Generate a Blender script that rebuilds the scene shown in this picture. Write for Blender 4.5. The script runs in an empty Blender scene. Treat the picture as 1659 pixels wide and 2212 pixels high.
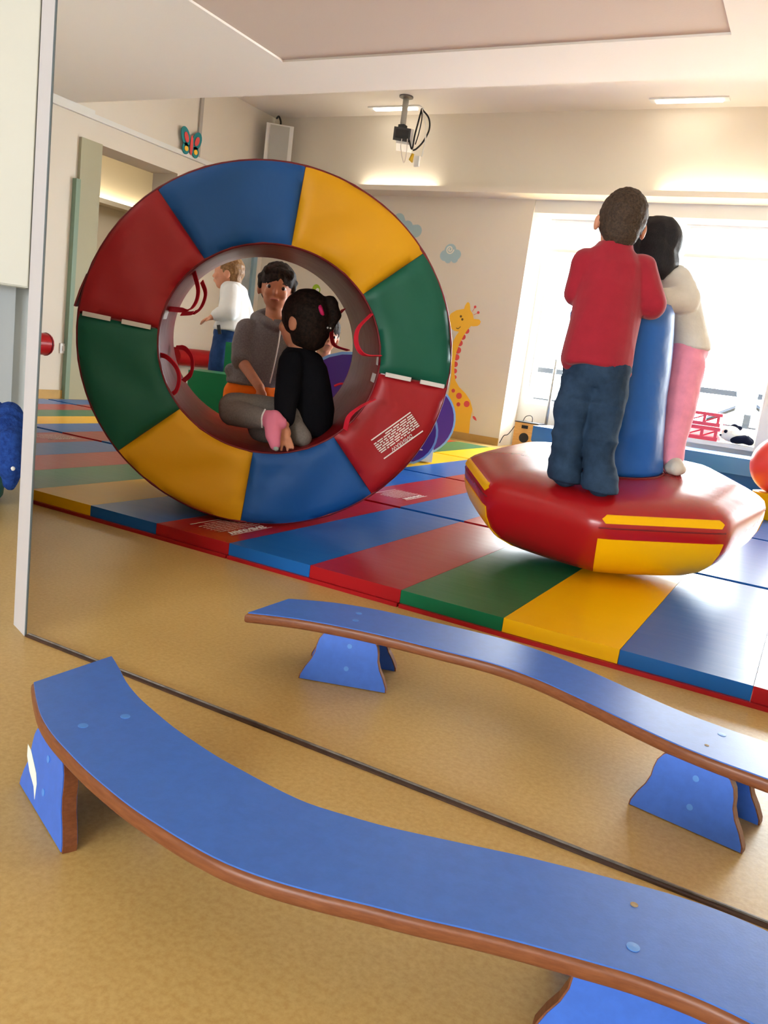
import bpy, bmesh, math, random
from mathutils import Vector, Matrix, noise
random.seed(7)
S = bpy.context.scene
C = S.collection

# ------------------------------------------------------------------ camera
cam_d = bpy.data.cameras.new('camera')
cam = bpy.data.objects.new('camera', cam_d)
C.objects.link(cam)
cam_d.sensor_fit = 'VERTICAL'
cam_d.sensor_height = 36.0
cam_d.lens = 1760.95 / 2212 * 36.0
cam_d.clip_start = 0.02
cam.matrix_world = Matrix(((0.87189, -0.19730, 0.44820, 0.0),
                           (0.47304, 0.10261, -0.87505, 0.0),
                           (0.12666, 0.97496, 0.18280, 0.657),
                           (0, 0, 0, 1)))
S.camera = cam

# ------------------------------------------------------------------ sky, window portals, exposure
SKY = 20.0
w = bpy.data.worlds.new('overcast_sky')
S.world = w
w.use_nodes = True
bg = w.node_tree.nodes['Background']
bg.inputs[0].default_value = (0.90, 0.96, 1.0, 1)
bg.inputs[1].default_value = SKY
S.view_settings.view_transform = 'Standard'
S.view_settings.look = 'None'
S.view_settings.exposure = 0.75
S.view_settings.gamma = 1.0
S.view_settings.use_curve_mapping = False


def portal(loc, sx, sz, ry):
    l = bpy.data.lights.new('window_portal', 'AREA')
    l.shape = 'RECTANGLE'
    l.size, l.size_y = sx, sz
    l.cycles.is_portal = True
    o = bpy.data.objects.new('window_portal', l)
    o.location = loc
    o.rotation_euler = (math.radians(90) * ry, 0, 0)
    C.objects.link(o)


for px_, sx_ in ((-1.53, 2.3), (1.05, 2.5)):
    portal((px_, 7.95, 1.35), sx_, 1.9, -1)     # windows of the back wall, light travels towards -Y
    portal((px_, -5.75, 1.35), sx_, 1.9, 1)     # window at the room's other end


# ------------------------------------------------------------------ materials
def lin(c):
    return tuple(((v / 255.0) / 12.92 if v / 255.0 <= 0.04045 else ((v / 255.0 + 0.055) / 1.055) ** 2.4) for v in c) + (1.0,)


MATS = {}


def mat(name, rgb, rough=0.5, spec=0.5, var=0.0, vscale=6.0, bump=0.0, bscale=40.0, emit=None, metal=0.0,
        stretch=(1, 1, 1), rgb2=None, sheen=0.0, bdist=0.01, detail=4.0, coat=0.0):
    if name in MATS:
        return MATS[name]
    m = bpy.data.materials.new(name)
    m.use_nodes = True
    nt = m.node_tree
    b = nt.nodes['Principled BSDF']
    col = lin(rgb)
    b.inputs['Base Color'].default_value = col
    b.inputs['Roughness'].default_value = rough
    b.inputs['Specular IOR Level'].default_value = spec
    b.inputs['Metallic'].default_value = metal
    if coat:
        b.inputs['Coat Weight'].default_value = coat
        b.inputs['Coat Roughness'].default_value = 0.2
    if sheen:
        b.inputs['Sheen Weight'].default_value = sheen
    if emit:
        b.inputs['Emission Color'].default_value = lin(emit[0])
        b.inputs['Emission Strength'].default_value = emit[1]
    if var or bump or rgb2:
        tc = nt.nodes.new('ShaderNodeTexCoord')
        mp = nt.nodes.new('ShaderNodeMapping')
        mp.inputs['Scale'].default_value = stretch
        nt.links.new(tc.outputs['Object'], mp.inputs['Vector'])
    if var or rgb2:
        n = nt.nodes.new('ShaderNodeTexNoise')
        n.inputs['Scale'].default_value = vscale
        n.inputs['Detail'].default_value = detail
        n.inputs['Roughness'].default_value = 0.62
        nt.links.new(mp.outputs[0], n.inputs['Vector'])
        r = nt.nodes.new('ShaderNodeValToRGB')
        r.color_ramp.elements[0].position = 0.36
        r.color_ramp.elements[1].position = 0.64
        if rgb2:
            r.color_ramp.elements[0].color = lin(rgb2)
            r.color_ramp.elements[1].color = col
        else:
            r.color_ramp.elements[0].color = tuple(v * (1 - var) for v in col[:3]) + (1,)
            r.color_ramp.elements[1].color = tuple(min(1, v * (1 + var)) for v in col[:3]) + (1,)
        nt.links.new(n.outputs['Fac'], r.inputs['Fac'])
        nt.links.new(r.outputs['Color'], b.inputs['Base Color'])
    if bump:
        n2 = nt.nodes.new('ShaderNodeTexNoise')
        n2.inputs['Scale'].default_value = bscale
        n2.inputs['Detail'].default_value = 3.0
        nt.links.new(mp.outputs[0], n2.inputs['Vector'])
        bp = nt.nodes.new('ShaderNodeBump')
        bp.inputs['Strength'].default_value = bump
        bp.inputs['Distance'].default_value = bdist
        nt.links.new(n2.outputs['Fac'], bp.inputs['Height'])
        nt.links.new(bp.outputs['Normal'], b.inputs['Normal'])
    MATS[name] = m
    return m


WALL = mat('cream_plaster', (222, 214, 201), 0.8, 0.2, bump=0.04, bscale=90)
WALLW = mat('white_plaster', (226, 226, 222), 0.8, 0.2, bump=0.03, bscale=90)
CEIL = mat('ceiling_plaster', (236, 230, 222), 0.9, 0.1, bump=0.05, bscale=120)
FLOOR = mat('marbled_linoleum', (204, 174, 112), 0.36, 0.4, rgb2=(190, 156, 94), vscale=120, detail=8, bump=0.03, bscale=60)
# large scale clouding of the linoleum on top of the fine marbling
_nt = FLOOR.node_tree
_b = _nt.nodes['Principled BSDF']
_src = _b.inputs['Base Color'].links[0].from_socket
_n = _nt.nodes.new('ShaderNodeTexNoise')
_n.inputs['Scale'].default_value = 3.2
_n.inputs['Detail'].default_value = 6
_mx = _nt.nodes.new('ShaderNodeMix')
_mx.data_type = 'RGBA'
_mx.blend_type = 'MULTIPLY'
_mx.inputs['Factor'].default_value = 0.30
_rp = _nt.nodes.new('ShaderNodeValToRGB')
_rp.color_ramp.elements[0].position = 0.3
_rp.color_ramp.elements[0].color = (0.72, 0.66, 0.52, 1)
_rp.color_ramp.elements[1].position = 0.62
_rp.color_ramp.elements[1].color = (1, 1, 1, 1)
_tc = _nt.nodes.new('ShaderNodeTexCoord')
_nt.links.new(_tc.outputs['Object'], _n.inputs['Vector'])
_nt.links.new(_n.outputs['Fac'], _rp.inputs['Fac'])
_nt.links.new(_src, _mx.inputs[6])
_nt.links.new(_rp.outputs['Color'], _mx.inputs[7])
_nt.links.new(_mx.outputs[2], _b.inputs['Base Color'])

V_RED = mat('red_vinyl', (160, 22, 28), 0.29, 0.17, bump=0.09, bscale=2.6, bdist=0.010, stretch=(1.6, 7, 1))
V_BLUE = mat('blue_vinyl', (26, 92, 164), 0.29, 0.17, bump=0.09, bscale=2.6, bdist=0.010, stretch=(1.6, 7, 1))
V_YEL = mat('yellow_vinyl', (236, 178, 8), 0.32, 0.15, bump=0.08, bscale=2.6, bdist=0.010, stretch=(1.6, 7, 1))
V_GRN = mat('green_vinyl', (16, 104, 66), 0.29, 0.17, bump=0.09, bscale=2.6, bdist=0.010, stretch=(1.6, 7, 1))
R_RED = mat('red_ring_vinyl', (158, 20, 30), 0.45, 0.4, bump=0.22, bscale=9, bdist=0.02)
R_BLUE = mat('blue_ring_vinyl', (20, 82, 152), 0.5, 0.35, bump=0.22, bscale=9, bdist=0.02)
R_YEL = mat('yellow_ring_vinyl', (222, 160, 8), 0.5, 0.35, bump=0.22, bscale=9, bdist=0.02)
R_GRN = mat('green_ring_vinyl', (12, 88, 68), 0.5, 0.35, bump=0.22, bscale=9, bdist=0.02)
MAROON = mat('maroon_vinyl_lining', (118, 20, 24), 0.30, 0.5, bump=0.18, bscale=14, bdist=0.015, stretch=(1, 1, 1))
PIPING = mat('dark_red_piping', (110, 14, 24), 0.5, 0.4)
WEB_RED = mat('red_webbing', (206, 30, 52), 0.6, 0.3, bump=0.1, bscale=300)
VELCRO = mat('white_velcro', (214, 208, 204), 0.8, 0.2)
PRINT = mat('white_print', (232, 222, 216), 0.6, 0.2)
BENCH = mat('blue_laminate', (62, 108, 194), 0.34, 0.4, var=0.05, vscale=60, bump=0.02, bscale=300)
BENCHD = mat('blue_laminate_panel', (58, 104, 200), 0.38, 0.4, var=0.05, vscale=60)
EDGEW = mat('brown_wood_edge', (128, 76, 46), 0.4, 0.4, rgb2=(112, 62, 36), vscale=9, stretch=(3, 14, 30))
CAPB = mat('light_blue_screw_cap', (82, 138, 216), 0.4, 0.4)
STEEL = mat('steel', (150, 150, 150), 0.35, 0.5, metal=0.9)
DARK = mat('black_plastic', (22, 22, 25), 0.45, 0.4)
DGREY = mat('dark_grey_plastic', (58, 56, 58), 0.5, 0.4)
WHITE = mat('white_plastic', (226, 226, 224), 0.45, 0.4)
ALU = mat('pale_lilac_white_profile', (196, 192, 196), 0.4, 0.4)
TRACK = mat('dark_brown_track', (62, 40, 30), 0.4, 0.5, var=0.3, vscale=30)
SKIN = mat('skin', (206, 142, 112), 0.5, 0.35, var=0.05, vscale=30)
SKIN_D = mat('tan_skin', (186, 122, 92), 0.5, 0.35, var=0.05, vscale=30)
HAIR_B = mat('short_brown_hair', (74, 56, 42), 0.65, 0.3, rgb2=(44, 32, 24), vscale=160, bump=0.6, bscale=220, bdist=0.004)
HAIR_K = mat('black_hair', (32, 30, 38), 0.6, 0.3, rgb2=(16, 15, 20), vscale=80, stretch=(6, 6, 1), bump=0.5, bscale=90, bdist=0.004)
HAIR_D = mat('dark_brown_hair', (44, 31, 25), 0.75, 0.2, rgb2=(20, 14, 12), vscale=90, bump=0.5, bscale=120, bdist=0.004)
HAIR_L = mat('light_brown_hair', (146, 108, 66), 0.55, 0.35, rgb2=(112, 78, 44), vscale=90, bump=0.5, bscale=120, bdist=0.004)
EYEW = mat('eye_white', (214, 206, 202), 0.3, 0.4)
EYED = mat('dark_iris', (28, 18, 14), 0.2, 0.5)
LIP = mat('lip', (176, 104, 92), 0.45, 0.35)
CL_RED = mat('red_knit', (152, 30, 46), 0.85, 0.2, var=0.06, vscale=18, bump=0.15, bscale=260, bdist=0.003, sheen=0.2)
CL_JEAN = mat('dark_denim', (44, 66, 92), 0.85, 0.2, rgb2=(30, 48, 70), vscale=14, bump=0.2, bscale=320, bdist=0.003)
CL_JEAN2 = mat('blue_denim', (40, 70, 122), 0.85, 0.2, rgb2=(30, 54, 98), vscale=14, bump=0.2, bscale=320, bdist=0.003)
CL_CREAM = mat('cream_fleece', (214, 208, 198), 0.9, 0.15, var=0.04, vscale=20, bump=0.3, bscale=160, bdist=0.004, sheen=0.4)
CL_PINK = mat('pink_sweatpants', (234, 146, 170), 0.85, 0.2, var=0.08, vscale=14, bump=0.2, bscale=260, bdist=0.003, sheen=0.3)
CL_GREY = mat('grey_marl', (126, 120, 121), 0.9, 0.15, rgb2=(108, 102, 103), vscale=160, bump=0.2, bscale=300, bdist=0.003)
CL_GREY2 = mat('grey_leggings', (134, 127, 124), 0.9, 0.15, rgb2=(122, 116, 113), vscale=160, bump=0.2, bscale=300, bdist=0.003)
CL_ORANGE = mat('orange_jersey', (240, 112, 12), 0.8, 0.2, var=0.05)
CL_BLACK = mat('black_knit', (17, 18, 24), 0.9, 0.12, bump=0.2, bscale=240, bdist=0.003)
CL_SOCK = mat('pink_sock', (226, 130, 158), 0.9, 0.15, var=0.05, bump=0.2, bscale=300, bdist=0.002)
CL_WHITE = mat('white_cotton', (228, 228, 228), 0.9, 0.15, bump=0.15, bscale=200, bdist=0.003)
CL_SOCKW = mat('white_sock', (210, 200, 186), 0.9, 0.15, bump=0.2, bscale=300, bdist=0.002)
CL_BLUE = mat('blue_towelling', (40, 74, 150), 0.95, 0.1, rgb2=(28, 52, 118), vscale=60, bump=0.5, bscale=120, bdist=0.006)
TEAL = mat('teal_vinyl', (10, 108, 112), 0.4, 0.4, bump=0.1, bscale=14)
PURPLE = mat('purple_foam_vinyl', (72, 40, 138), 0.45, 0.4, bump=0.1, bscale=14)
LBLUE = mat('light_blue_foam_vinyl', (126, 178, 236), 0.4, 0.4, bump=0.1, bscale=14)
WVINYL = mat('white_foam_vinyl', (222, 226, 220), 0.4, 0.4, var=0.03)
BALL = mat('coral_ball_rubber', (238, 72, 66), 0.35, 0.5)
CRATE = mat('pink_red_plastic', (222, 58, 82), 0.35, 0.5)
PLUSHW = mat('white_plush', (232, 228, 216), 0.95, 0.1, bump=0.6, bscale=90, bdist=0.006)
PLUSHB = mat('black_plush', (22, 26, 44), 0.95, 0.1, bump=0.6, bscale=90, bdist=0.006)
WOODL = mat('light_wood', (222, 176, 110), 0.5, 0.3, rgb2=(204, 154, 88), vscale=7, stretch=(2, 2, 20))
RAILW = mat('slate_blue_painted_timber', (30, 38, 50), 0.7, 0.3, var=0.05)
D_YEL = mat('yellow_sticker', (246, 192, 62), 0.6, 0.3)
D_RED = mat('coral_sticker', (222, 84, 84), 0.6, 0.3)
D_BRN = mat('brown_sticker', (112, 84, 40), 0.6, 0.3)
D_BLUE = mat('pale_blue_sticker', (168, 196, 204), 0.6, 0.3)
D_GRN = mat('lime_sticker', (160, 196, 56), 0.6, 0.3)
D_TEAL = mat('teal_sticker', (30, 128, 136), 0.5, 0.3)
D_WHITE = mat('white_sticker', (236, 232, 220), 0.6, 0.3)
GRILLE = mat('grey_speaker_cloth', (176, 176, 172), 0.8, 0.2, bump=0.3, bscale=400, bdist=0.002)
LAMP_ON = mat('fluorescent_diffuser', (255, 250, 238), 0.5, 0.2, emit=((255, 247, 228), 6.0))
COVE2_ON = mat('next_room_tube', (255, 250, 235), 0.5, 0.2, emit=((255, 236, 190), 9.0))
COVE_ON = mat('cove_tube', (255, 250, 235), 0.5, 0.2, emit=((255, 245, 224), 11.0))
SKIRT = mat('tan_skirting', (190, 152, 84), 0.45, 0.4, var=0.06)
GROUND = mat('pale_paving', (196, 196, 192), 0.8, 0.2, var=0.05)

# translucent roller blind: cloth that daylight shines through
BLIND = bpy.data.materials.new('white_blind_cloth')
BLIND.use_nodes = True
_nt = BLIND.node_tree
_out = _nt.nodes['Material Output']
_nt.nodes.remove(_nt.nodes['Principled BSDF'])
_d = _nt.nodes.new('ShaderNodeBsdfDiffuse')
_t = _nt.nodes.new('ShaderNodeBsdfTranslucent')
_d.inputs[0].default_value = (0.85, 0.86, 0.87, 1)
_t.inputs[0].default_value = (0.80, 0.82, 0.84, 1)
_m = _nt.nodes.new('ShaderNodeMixShader')
_m.inputs[0].default_value = 0.022
_nt.links.new(_d.outputs[0], _m.inputs[1])
_nt.links.new(_t.outputs[0], _m.inputs[2])
_nt.links.new(_m.outputs[0], _out.inputs[0])

# clear window glass (thin: light passes straight through, faint reflection)
GLASS = bpy.data.materials.new('clear_window_glass')
GLASS.use_nodes = True
_nt = GLASS.node_tree
_out = _nt.nodes['Material Output']
_nt.nodes.remove(_nt.nodes['Principled BSDF'])
_t = _nt.nodes.new('ShaderNodeBsdfTransparent')
_g = _nt.nodes.new('ShaderNodeBsdfGlossy')
_g.inputs['Roughness'].default_value = 0.02
_t.inputs[0].default_value = (0.94, 0.96, 0.96, 1)
_m = _nt.nodes.new('ShaderNodeMixShader')
_m.inputs[0].default_value = 0.05
_nt.links.new(_t.outputs[0], _m.inputs[1])
_nt.links.new(_g.outputs[0], _m.inputs[2])
_nt.links.new(_m.outputs[0], _out.inputs[0])
FROST = mat('grey_frosted_glass', (168, 176, 178), 0.3, 0.5, var=0.08, vscale=9)


# ------------------------------------------------------------------ mesh helpers
def V3(p):
    return p if isinstance(p, Vector) else Vector(p)


def bm_box(bm, x0, x1, y0, y1, z0, z1):
    vs = [bm.verts.new(p) for p in ((x0, y0, z0), (x1, y0, z0), (x1, y1, z0), (x0, y1, z0), (x0, y0, z1), (x1, y0, z1), (x1, y1, z1), (x0, y1, z1))]
    for f in ((3, 2, 1, 0), (4, 5, 6, 7), (0, 1, 5, 4), (1, 2, 6, 5), (2, 3, 7, 6), (3, 0, 4, 7)):
        bm.faces.new([vs[i] for i in f])
    return vs


def bm_prism(bm, poly, axis_o, ax, ay, az, t0, t1):
    """polygon (a, b) in the plane ax, ay through axis_o, extruded along az from t0 to t1"""
    o, ax, ay, az = V3(axis_o), V3(ax), V3(ay), V3(az)
    lo = [bm.verts.new(o + ax * a + ay * b + az * t0) for a, b in poly]
    hi = [bm.verts.new(o + ax * a + ay * b + az * t1) for a, b in poly]
    n = len(poly)
    fs = [bm.faces.new(list(reversed(lo))), bm.faces.new(hi)]
    for i in range(n):
        fs.append(bm.faces.new((lo[i], lo[(i + 1) % n], hi[(i + 1) % n], hi[i])))
    return lo, hi, fs


def smooth_path(pts, n=6):
    """Catmull-Rom through the points"""
    P = [V3(p) for p in pts]
    if len(P) < 3:
        return P
    E = [P[0] * 2 - P[1]] + P + [P[-1] * 2 - P[-2]]
    out = []
    for i in range(1, len(E) - 2):
        a, b, c, d = E[i - 1], E[i], E[i + 1], E[i + 2]
        for k in range(n):
            t = k / n
            out.append(0.5 * ((2 * b) + (c - a) * t + (2 * a - 5 * b + 4 * c - d) * t * t + (3 * b - a - 3 * c + d) * t ** 3))
    out.append(P[-1])
    return out


def bm_tube(bm, pts, r, n=10):
    P = [V3(p) for p in pts]
    R = r if isinstance(r, (list, tuple)) else [r] * len(P)
    rings = []
    up = Vector((0, 0, 1))
    prev = None
    for i, p in enumerate(P):
        d = (P[min(i + 1, len(P) - 1)] - P[max(i - 1, 0)]).normalized()
        if prev is None:
            a = d.cross(up) if abs(d.dot(up)) < 0.95 else d.cross(Vector((1, 0, 0)))
        else:
            a = prev - d * prev.dot(d)
        a.normalize()
        prev = a
        b = d.cross(a)
        rings.append([bm.verts.new(p + (a * math.cos(2 * math.pi * k / n) + b * math.sin(2 * math.pi * k / n)) * R[i]) for k in range(n)])
    for A, B in zip(rings, rings[1:]):
        for k in range(n):
            bm.faces.new((A[k], A[(k + 1) % n], B[(k + 1) % n], B[k]))
    bm.faces.new(list(reversed(rings[0])))
    bm.faces.new(rings[-1])


def bm_strap(bm, pts, side, wd, th):
    """flat strap along pts; side = direction of its width"""
    P = [V3(p) for p in pts]
    side = V3(side).normalized()
    rings = []
    for i, p in enumerate(P):
        d = (P[min(i + 1, len(P) - 1)] - P[max(i - 1, 0)]).normalized()
        s = (side - d * side.dot(d)).normalized()
        nn = d.cross(s)
        rings.append([bm.verts.new(p + s * a * wd / 2 + nn * b * th / 2) for a, b in ((-1, -1), (1, -1), (1, 1), (-1, 1))])
    for A, B in zip(rings, rings[1:]):
        for k in range(4):
            bm.faces.new((A[k], A[(k + 1) % 4], B[(k + 1) % 4], B[k]))
    bm.faces.new(list(reversed(rings[0])))
    bm.faces.new(rings[-1])


def bm_lathe(bm, prof, o, n=32, axis=(0, 0, 1)):
    """prof = [(radius, height)]"""
    o, az = V3(o), V3(axis).normalized()
    ax = az.cross(Vector((0, 1, 0))) if abs(az.y) < 0.9 else az.cross(Vector((1, 0, 0)))
    ax.normalize()
    ay = az.cross(ax)
    rings = []
    for r, h in prof:
        if r < 1e-5:
            rings.append([bm.verts.new(o + az * h)])
        else:
            rings.append([bm.verts.new(o + az * h + (ax * math.cos(2 * math.pi * k / n) + ay * math.sin(2 * math.pi * k / n)) * r) for k in range(n)])
    for A, B in zip(rings, rings[1:]):
        for k in range(n):
            k2 = (k + 1) % n
            if len(A) == 1 and len(B) == 1:
                continue
            if len(A) == 1:
                bm.faces.new((A[0], B[k2], B[k]))
            elif len(B) == 1:
                bm.faces.new((A[k], A[k2], B[0]))
            else:
                bm.faces.new((A[k], A[k2], B[k2], B[k]))


def bm_ball(bm, c, r, ax=None, seg=16, rings=10):
    """ellipsoid; r = (rx, ry, rz); ax = 3x3 matrix of its axes (columns)"""
    if not isinstance(r, (tuple, list)):
        r = (r, r, r)
    M = Matrix.Diagonal(Vector(r).to_4d() if False else (r[0], r[1], r[2], 1))
    if ax is not None:
        M = ax.to_4x4() @ M
    M = Matrix.Translation(V3(c)) @ M
    bmesh.ops.create_uvsphere(bm, u_segments=seg, v_segments=rings, radius=1.0, matrix=M)


def finish(bm, name, smooth=False, bevel=0.0, seg=2):
    if bevel:
        es = [e for e in bm.edges if len(e.link_faces) == 2 and e.calc_face_angle(0) > 0.6]
        bmesh.ops.bevel(bm, geom=es, offset=bevel, segments=seg, affect='EDGES', profile=0.5, clamp_overlap=True)
    bmesh.ops.recalc_face_normals(bm, faces=bm.faces)
    me = bpy.data.meshes.new(name)
    bm.to_mesh(me)
    bm.free()
    if smooth is True:
        me.polygons.foreach_set('use_smooth', [True] * len(me.polygons))
    elif smooth:
        me.polygons.foreach_set('use_smooth', [True] * len(me.polygons))
        me.set_sharp_from_angle(angle=math.radians(smooth))
    return me


def root_loc(o):
    while o.parent:
        o = o.parent
    return o.location.copy()


def put(name, me, m, parent=None, origin=None):
    """mesh written in world coordinates -> object; origin moves to the parent thing's base"""
    org = root_loc(parent) if parent else V3(origin if origin is not None else (0, 0, 0))
    me.transform(Matrix.Translation(-org))
    me.name = name
    ms = m if isinstance(m, (list, tuple)) else [m]
    for x in ms:
        me.materials.append(x)
    o = bpy.data.objects.new(name, me)
    C.objects.link(o)
    if parent:
        o.parent = parent
    else:
        o.location = org
    return o


def P_(name, bm, m, parent=None, smooth=False, bevel=0.0, seg=2, origin=None):
    return put(name, finish(bm, name, smooth, bevel, seg), m, parent, origin)


def tag(o, label=None, cat=None, group=None, kind=None):
    if label:
        o['label'] = label
    if cat:
        o['category'] = cat
    if group:
        o['group'] = group
    if kind:
        o['kind'] = kind
    return o


def thing(name, label, cat, loc, group=None):
    o = bpy.data.objects.new(name, None)
    o.empty_display_size = 0.05
    C.objects.link(o)
    o.location = loc
    return tag(o, label, cat, group)


def box(name, m, x0, x1, y0, y1, z0, z1, parent=None, bevel=0.0, seg=2, smooth=False):
    bm = bmesh.new()
    bm_box(bm, min(x0, x1), max(x0, x1), min(y0, y1), max(y0, y1), min(z0, z1), max(z0, z1))
    return P_(name, bm, m, parent, smooth, bevel, seg)


def struct(o):
    o['kind'] = 'structure'
    return o


RS = 1.0        # size factor of the child being built


# union of soft primitives grown into one continuous skin (used for bodies, clothes, hair)
def soft(prims, voxel=0.007, smooth=4, wrinkle=0.0, wscale=14.0, wstretch=(1, 1, 1), seed=0.0):
    bm = bmesh.new()
    for p in prims:
        if p[0] == 'c':          # capsule chain: points, radii
            pts, rad = [V3(q) for q in p[1]], [x * RS for x in p[2]]
            for i in range(len(pts)):
                bm_ball(bm, pts[i], rad[i], None, 14, 9)
            for i in range(len(pts) - 1):
                bm_tube(bm, [pts[i], pts[i + 1]], [rad[i], rad[i + 1]], 14)
        elif p[0] == 'e':        # ellipsoid: centre, radii, axes
            bm_ball(bm, p[1], tuple(x * RS for x in p[2]), p[3] if len(p) > 3 else None, 20, 14)
        elif p[0] == 'l':        # loft of ellipses: sections (centre, rx, ry), right vector, front vector
            R, F = V3(p[2]).normalized(), V3(p[3]).normalized()
            n = 24
            rings = []
            for c, rx, ry in p[1]:
                rings.append([bm.verts.new(V3(c) + R * rx * RS * math.cos(2 * math.pi * k / n) + F * ry * RS * math.sin(2 * math.pi * k / n)) for k in range(n)])
            for A, B in zip(rings, rings[1:]):
                for k in range(n):
                    bm.faces.new((A[k], A[(k + 1) % n], B[(k + 1) % n], B[k]))
            bm.faces.new(list(reversed(rings[0])))
            bm.faces.new(rings[-1])
    bmesh.ops.recalc_face_normals(bm, faces=bm.faces)
    me = bpy.data.meshes.new('soft_source')
    bm.to_mesh(me)
    bm.free()
    o = bpy.data.objects.new('soft_source', me)
    C.objects.link(o)
    r = o.modifiers.new('r', 'REMESH')
    r.mode = 'VOXEL'
    r.voxel_size = voxel
    r.use_smooth_shade = True
    if smooth:
        s = o.modifiers.new('s', 'SMOOTH')
        s.factor = 0.5
        s.iterations = smooth
    dg = bpy.context.evaluated_depsgraph_get()
    out = bpy.data.meshes.new_from_object(o.evaluated_get(dg))
    bpy.data.objects.remove(o)
    bpy.data.meshes.remove(me)
    if wrinkle:
        out.update()
        nrm = [v.normal.copy() for v in out.vertices]
        st = Vector(wstretch)
        for v, nn in zip(out.vertices, nrm):
            q = Vector((v.co.x * st.x, v.co.y * st.y, v.co.z * st.z)) * wscale + Vector((seed, seed * 1.7, -seed))
            a = noise.noise(q)
            a2 = 1 - 2 * abs(noise.noise(q * 0.9 + Vector((9, 3, 1))))
            v.co += nn * wrinkle * (0.5 * a + 0.6 * a2)
    out.polygons.foreach_set('use_smooth', [True] * len(out.polygons))
    out.update()
    return out


def frame_axes(fwd, up=(0, 0, 1)):
    """columns: right, forward, up"""
    f, u = V3(fwd).normalized(), V3(up).normalized()
    r = f.cross(u).normalized()
    u = r.cross(f)
    return Matrix((r, f, u)).transposed()


def text_mesh(body, size, name='print'):
    cu = bpy.data.curves.new(name, 'FONT')
    cu.body = body
    cu.size = size
    cu.align_x = 'CENTER'
    cu.align_y = 'CENTER'
    cu.extrude = 0.0006
    o = bpy.data.objects.new(name, cu)
    C.objects.link(o)
    dg = bpy.context.evaluated_depsgraph_get()
    me = bpy.data.meshes.new_from_object(o.evaluated_get(dg))
    bpy.data.objects.remove(o)
    return me

# ================================================================== THE ROOM
XL, XR, YB, YF = -5.55, 2.6, 7.245, -5.031
ZLOW, ZHIGH = 2.29, 2.94


def panel_wall(name, m, org, au, av, an, us, vs, holes, t):
    """one connected wall with rectangular openings: plane org + u*au + v*av, thickness t along an"""
    org, au, av, an = V3(org), V3(au), V3(av), V3(an)
    us, vs = sorted(set(us)), sorted(set(vs))
    def open_(i, j):
        if i < 0 or j < 0 or i >= len(us) - 1 or j >= len(vs) - 1:
            return True
        cu, cv = (us[i] + us[i + 1]) / 2, (vs[j] + vs[j + 1]) / 2
        return any(a < cu < b and c < cv < d for a, b, c, d in holes)
    bm = bmesh.new()
    vt = {}
    def v(i, j, k):
        if (i, j, k) not in vt:
            vt[(i, j, k)] = bm.verts.new(org + au * us[i] + av * vs[j] + an * (t * k))
        return vt[(i, j, k)]
    for i in range(len(us) - 1):
        for j in range(len(vs) - 1):
            if open_(i, j):
                continue
            for k in (0, 1):
                bm.faces.new((v(i, j, k), v(i + 1, j, k), v(i + 1, j + 1, k), v(i, j + 1, k)))
            if open_(i - 1, j):
                bm.faces.new((v(i, j, 0), v(i, j + 1, 0), v(i, j + 1, 1), v(i, j, 1)))
            if open_(i + 1, j):
                bm.faces.new((v(i + 1, j, 0), v(i + 1, j + 1, 0), v(i + 1, j + 1, 1), v(i + 1, j, 1)))
            if open_(i, j - 1):
                bm.faces.new((v(i, j, 0), v(i + 1, j, 0), v(i + 1, j, 1), v(i, j, 1)))
            if open_(i, j + 1):
                bm.faces.new((v(i, j + 1, 0), v(i + 1, j + 1, 0), v(i + 1, j + 1, 1), v(i, j + 1, 1)))
    return struct(P_(name, bm, m))


struct(box('floor', FLOOR, XL - 3.4, XR + 0.3, YF - 0.9, YB + 2.6, -0.12, 0.0))
# left wall: doorway, and a glazed door near the far corner
panel_wall('wall_left', WALL, (XL, 0, 0), (0, 1, 0), (0, 0, 1), (-1, 0, 0),
           [YF - 0.3, 4.995, 5.9, 6.62, 7.16, YB + 0.3], [0, 2.03, 2.06, 3.1], [(4.995, 5.9, 0, 2.06), (6.62, 7.16, 0, 2.03)], 0.30)
# back wall: wide window recess
WX0, WX1 = -2.615, -0.45
panel_wall('wall_back', WALL, (0, YB, 0), (1, 0, 0), (0, 0, 1), (0, 1, 0),
           [XL - 0.3, WX0, WX1, -0.15, 2.25, XR + 0.3], [0, 0.42, 2.20, 2.215, 3.1], [(WX0, WX1, 0, 2.215), (-0.15, 2.25, 0.42, 2.20)], 0.40)
panel_wall('wall_window', WALLW, (0, YB + 0.40, 0), (1, 0, 0), (0, 0, 1), (0, 1, 0),
           [WX0 - 0.3, WX0 + 0.06, -1.42, -1.32, WX1, WX1 + 0.1], [0, 0.42, 2.20, 2.6],
           [(WX0 + 0.06, -1.42, 0.42, 2.20), (-1.32, WX1, 0.42, 2.20)], 0.14)
struct(box('wall_right', WALL, XR, XR + 0.3, YF - 0.3, YB + 0.3, 0, 3.1))
panel_wall('wall_front', WALL, (0, YF, 0), (1, 0, 0), (0, 0, 1), (0, -1, 0),
           [XL - 0.3, WX0, WX1, -0.15, 1.00, XR + 0.3], [0, 0.42, 1.90, 3.1], [(WX0, WX1, 0.42, 1.90), (-0.15, 1.00, 0.42, 1.90)], 0.40)
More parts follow.
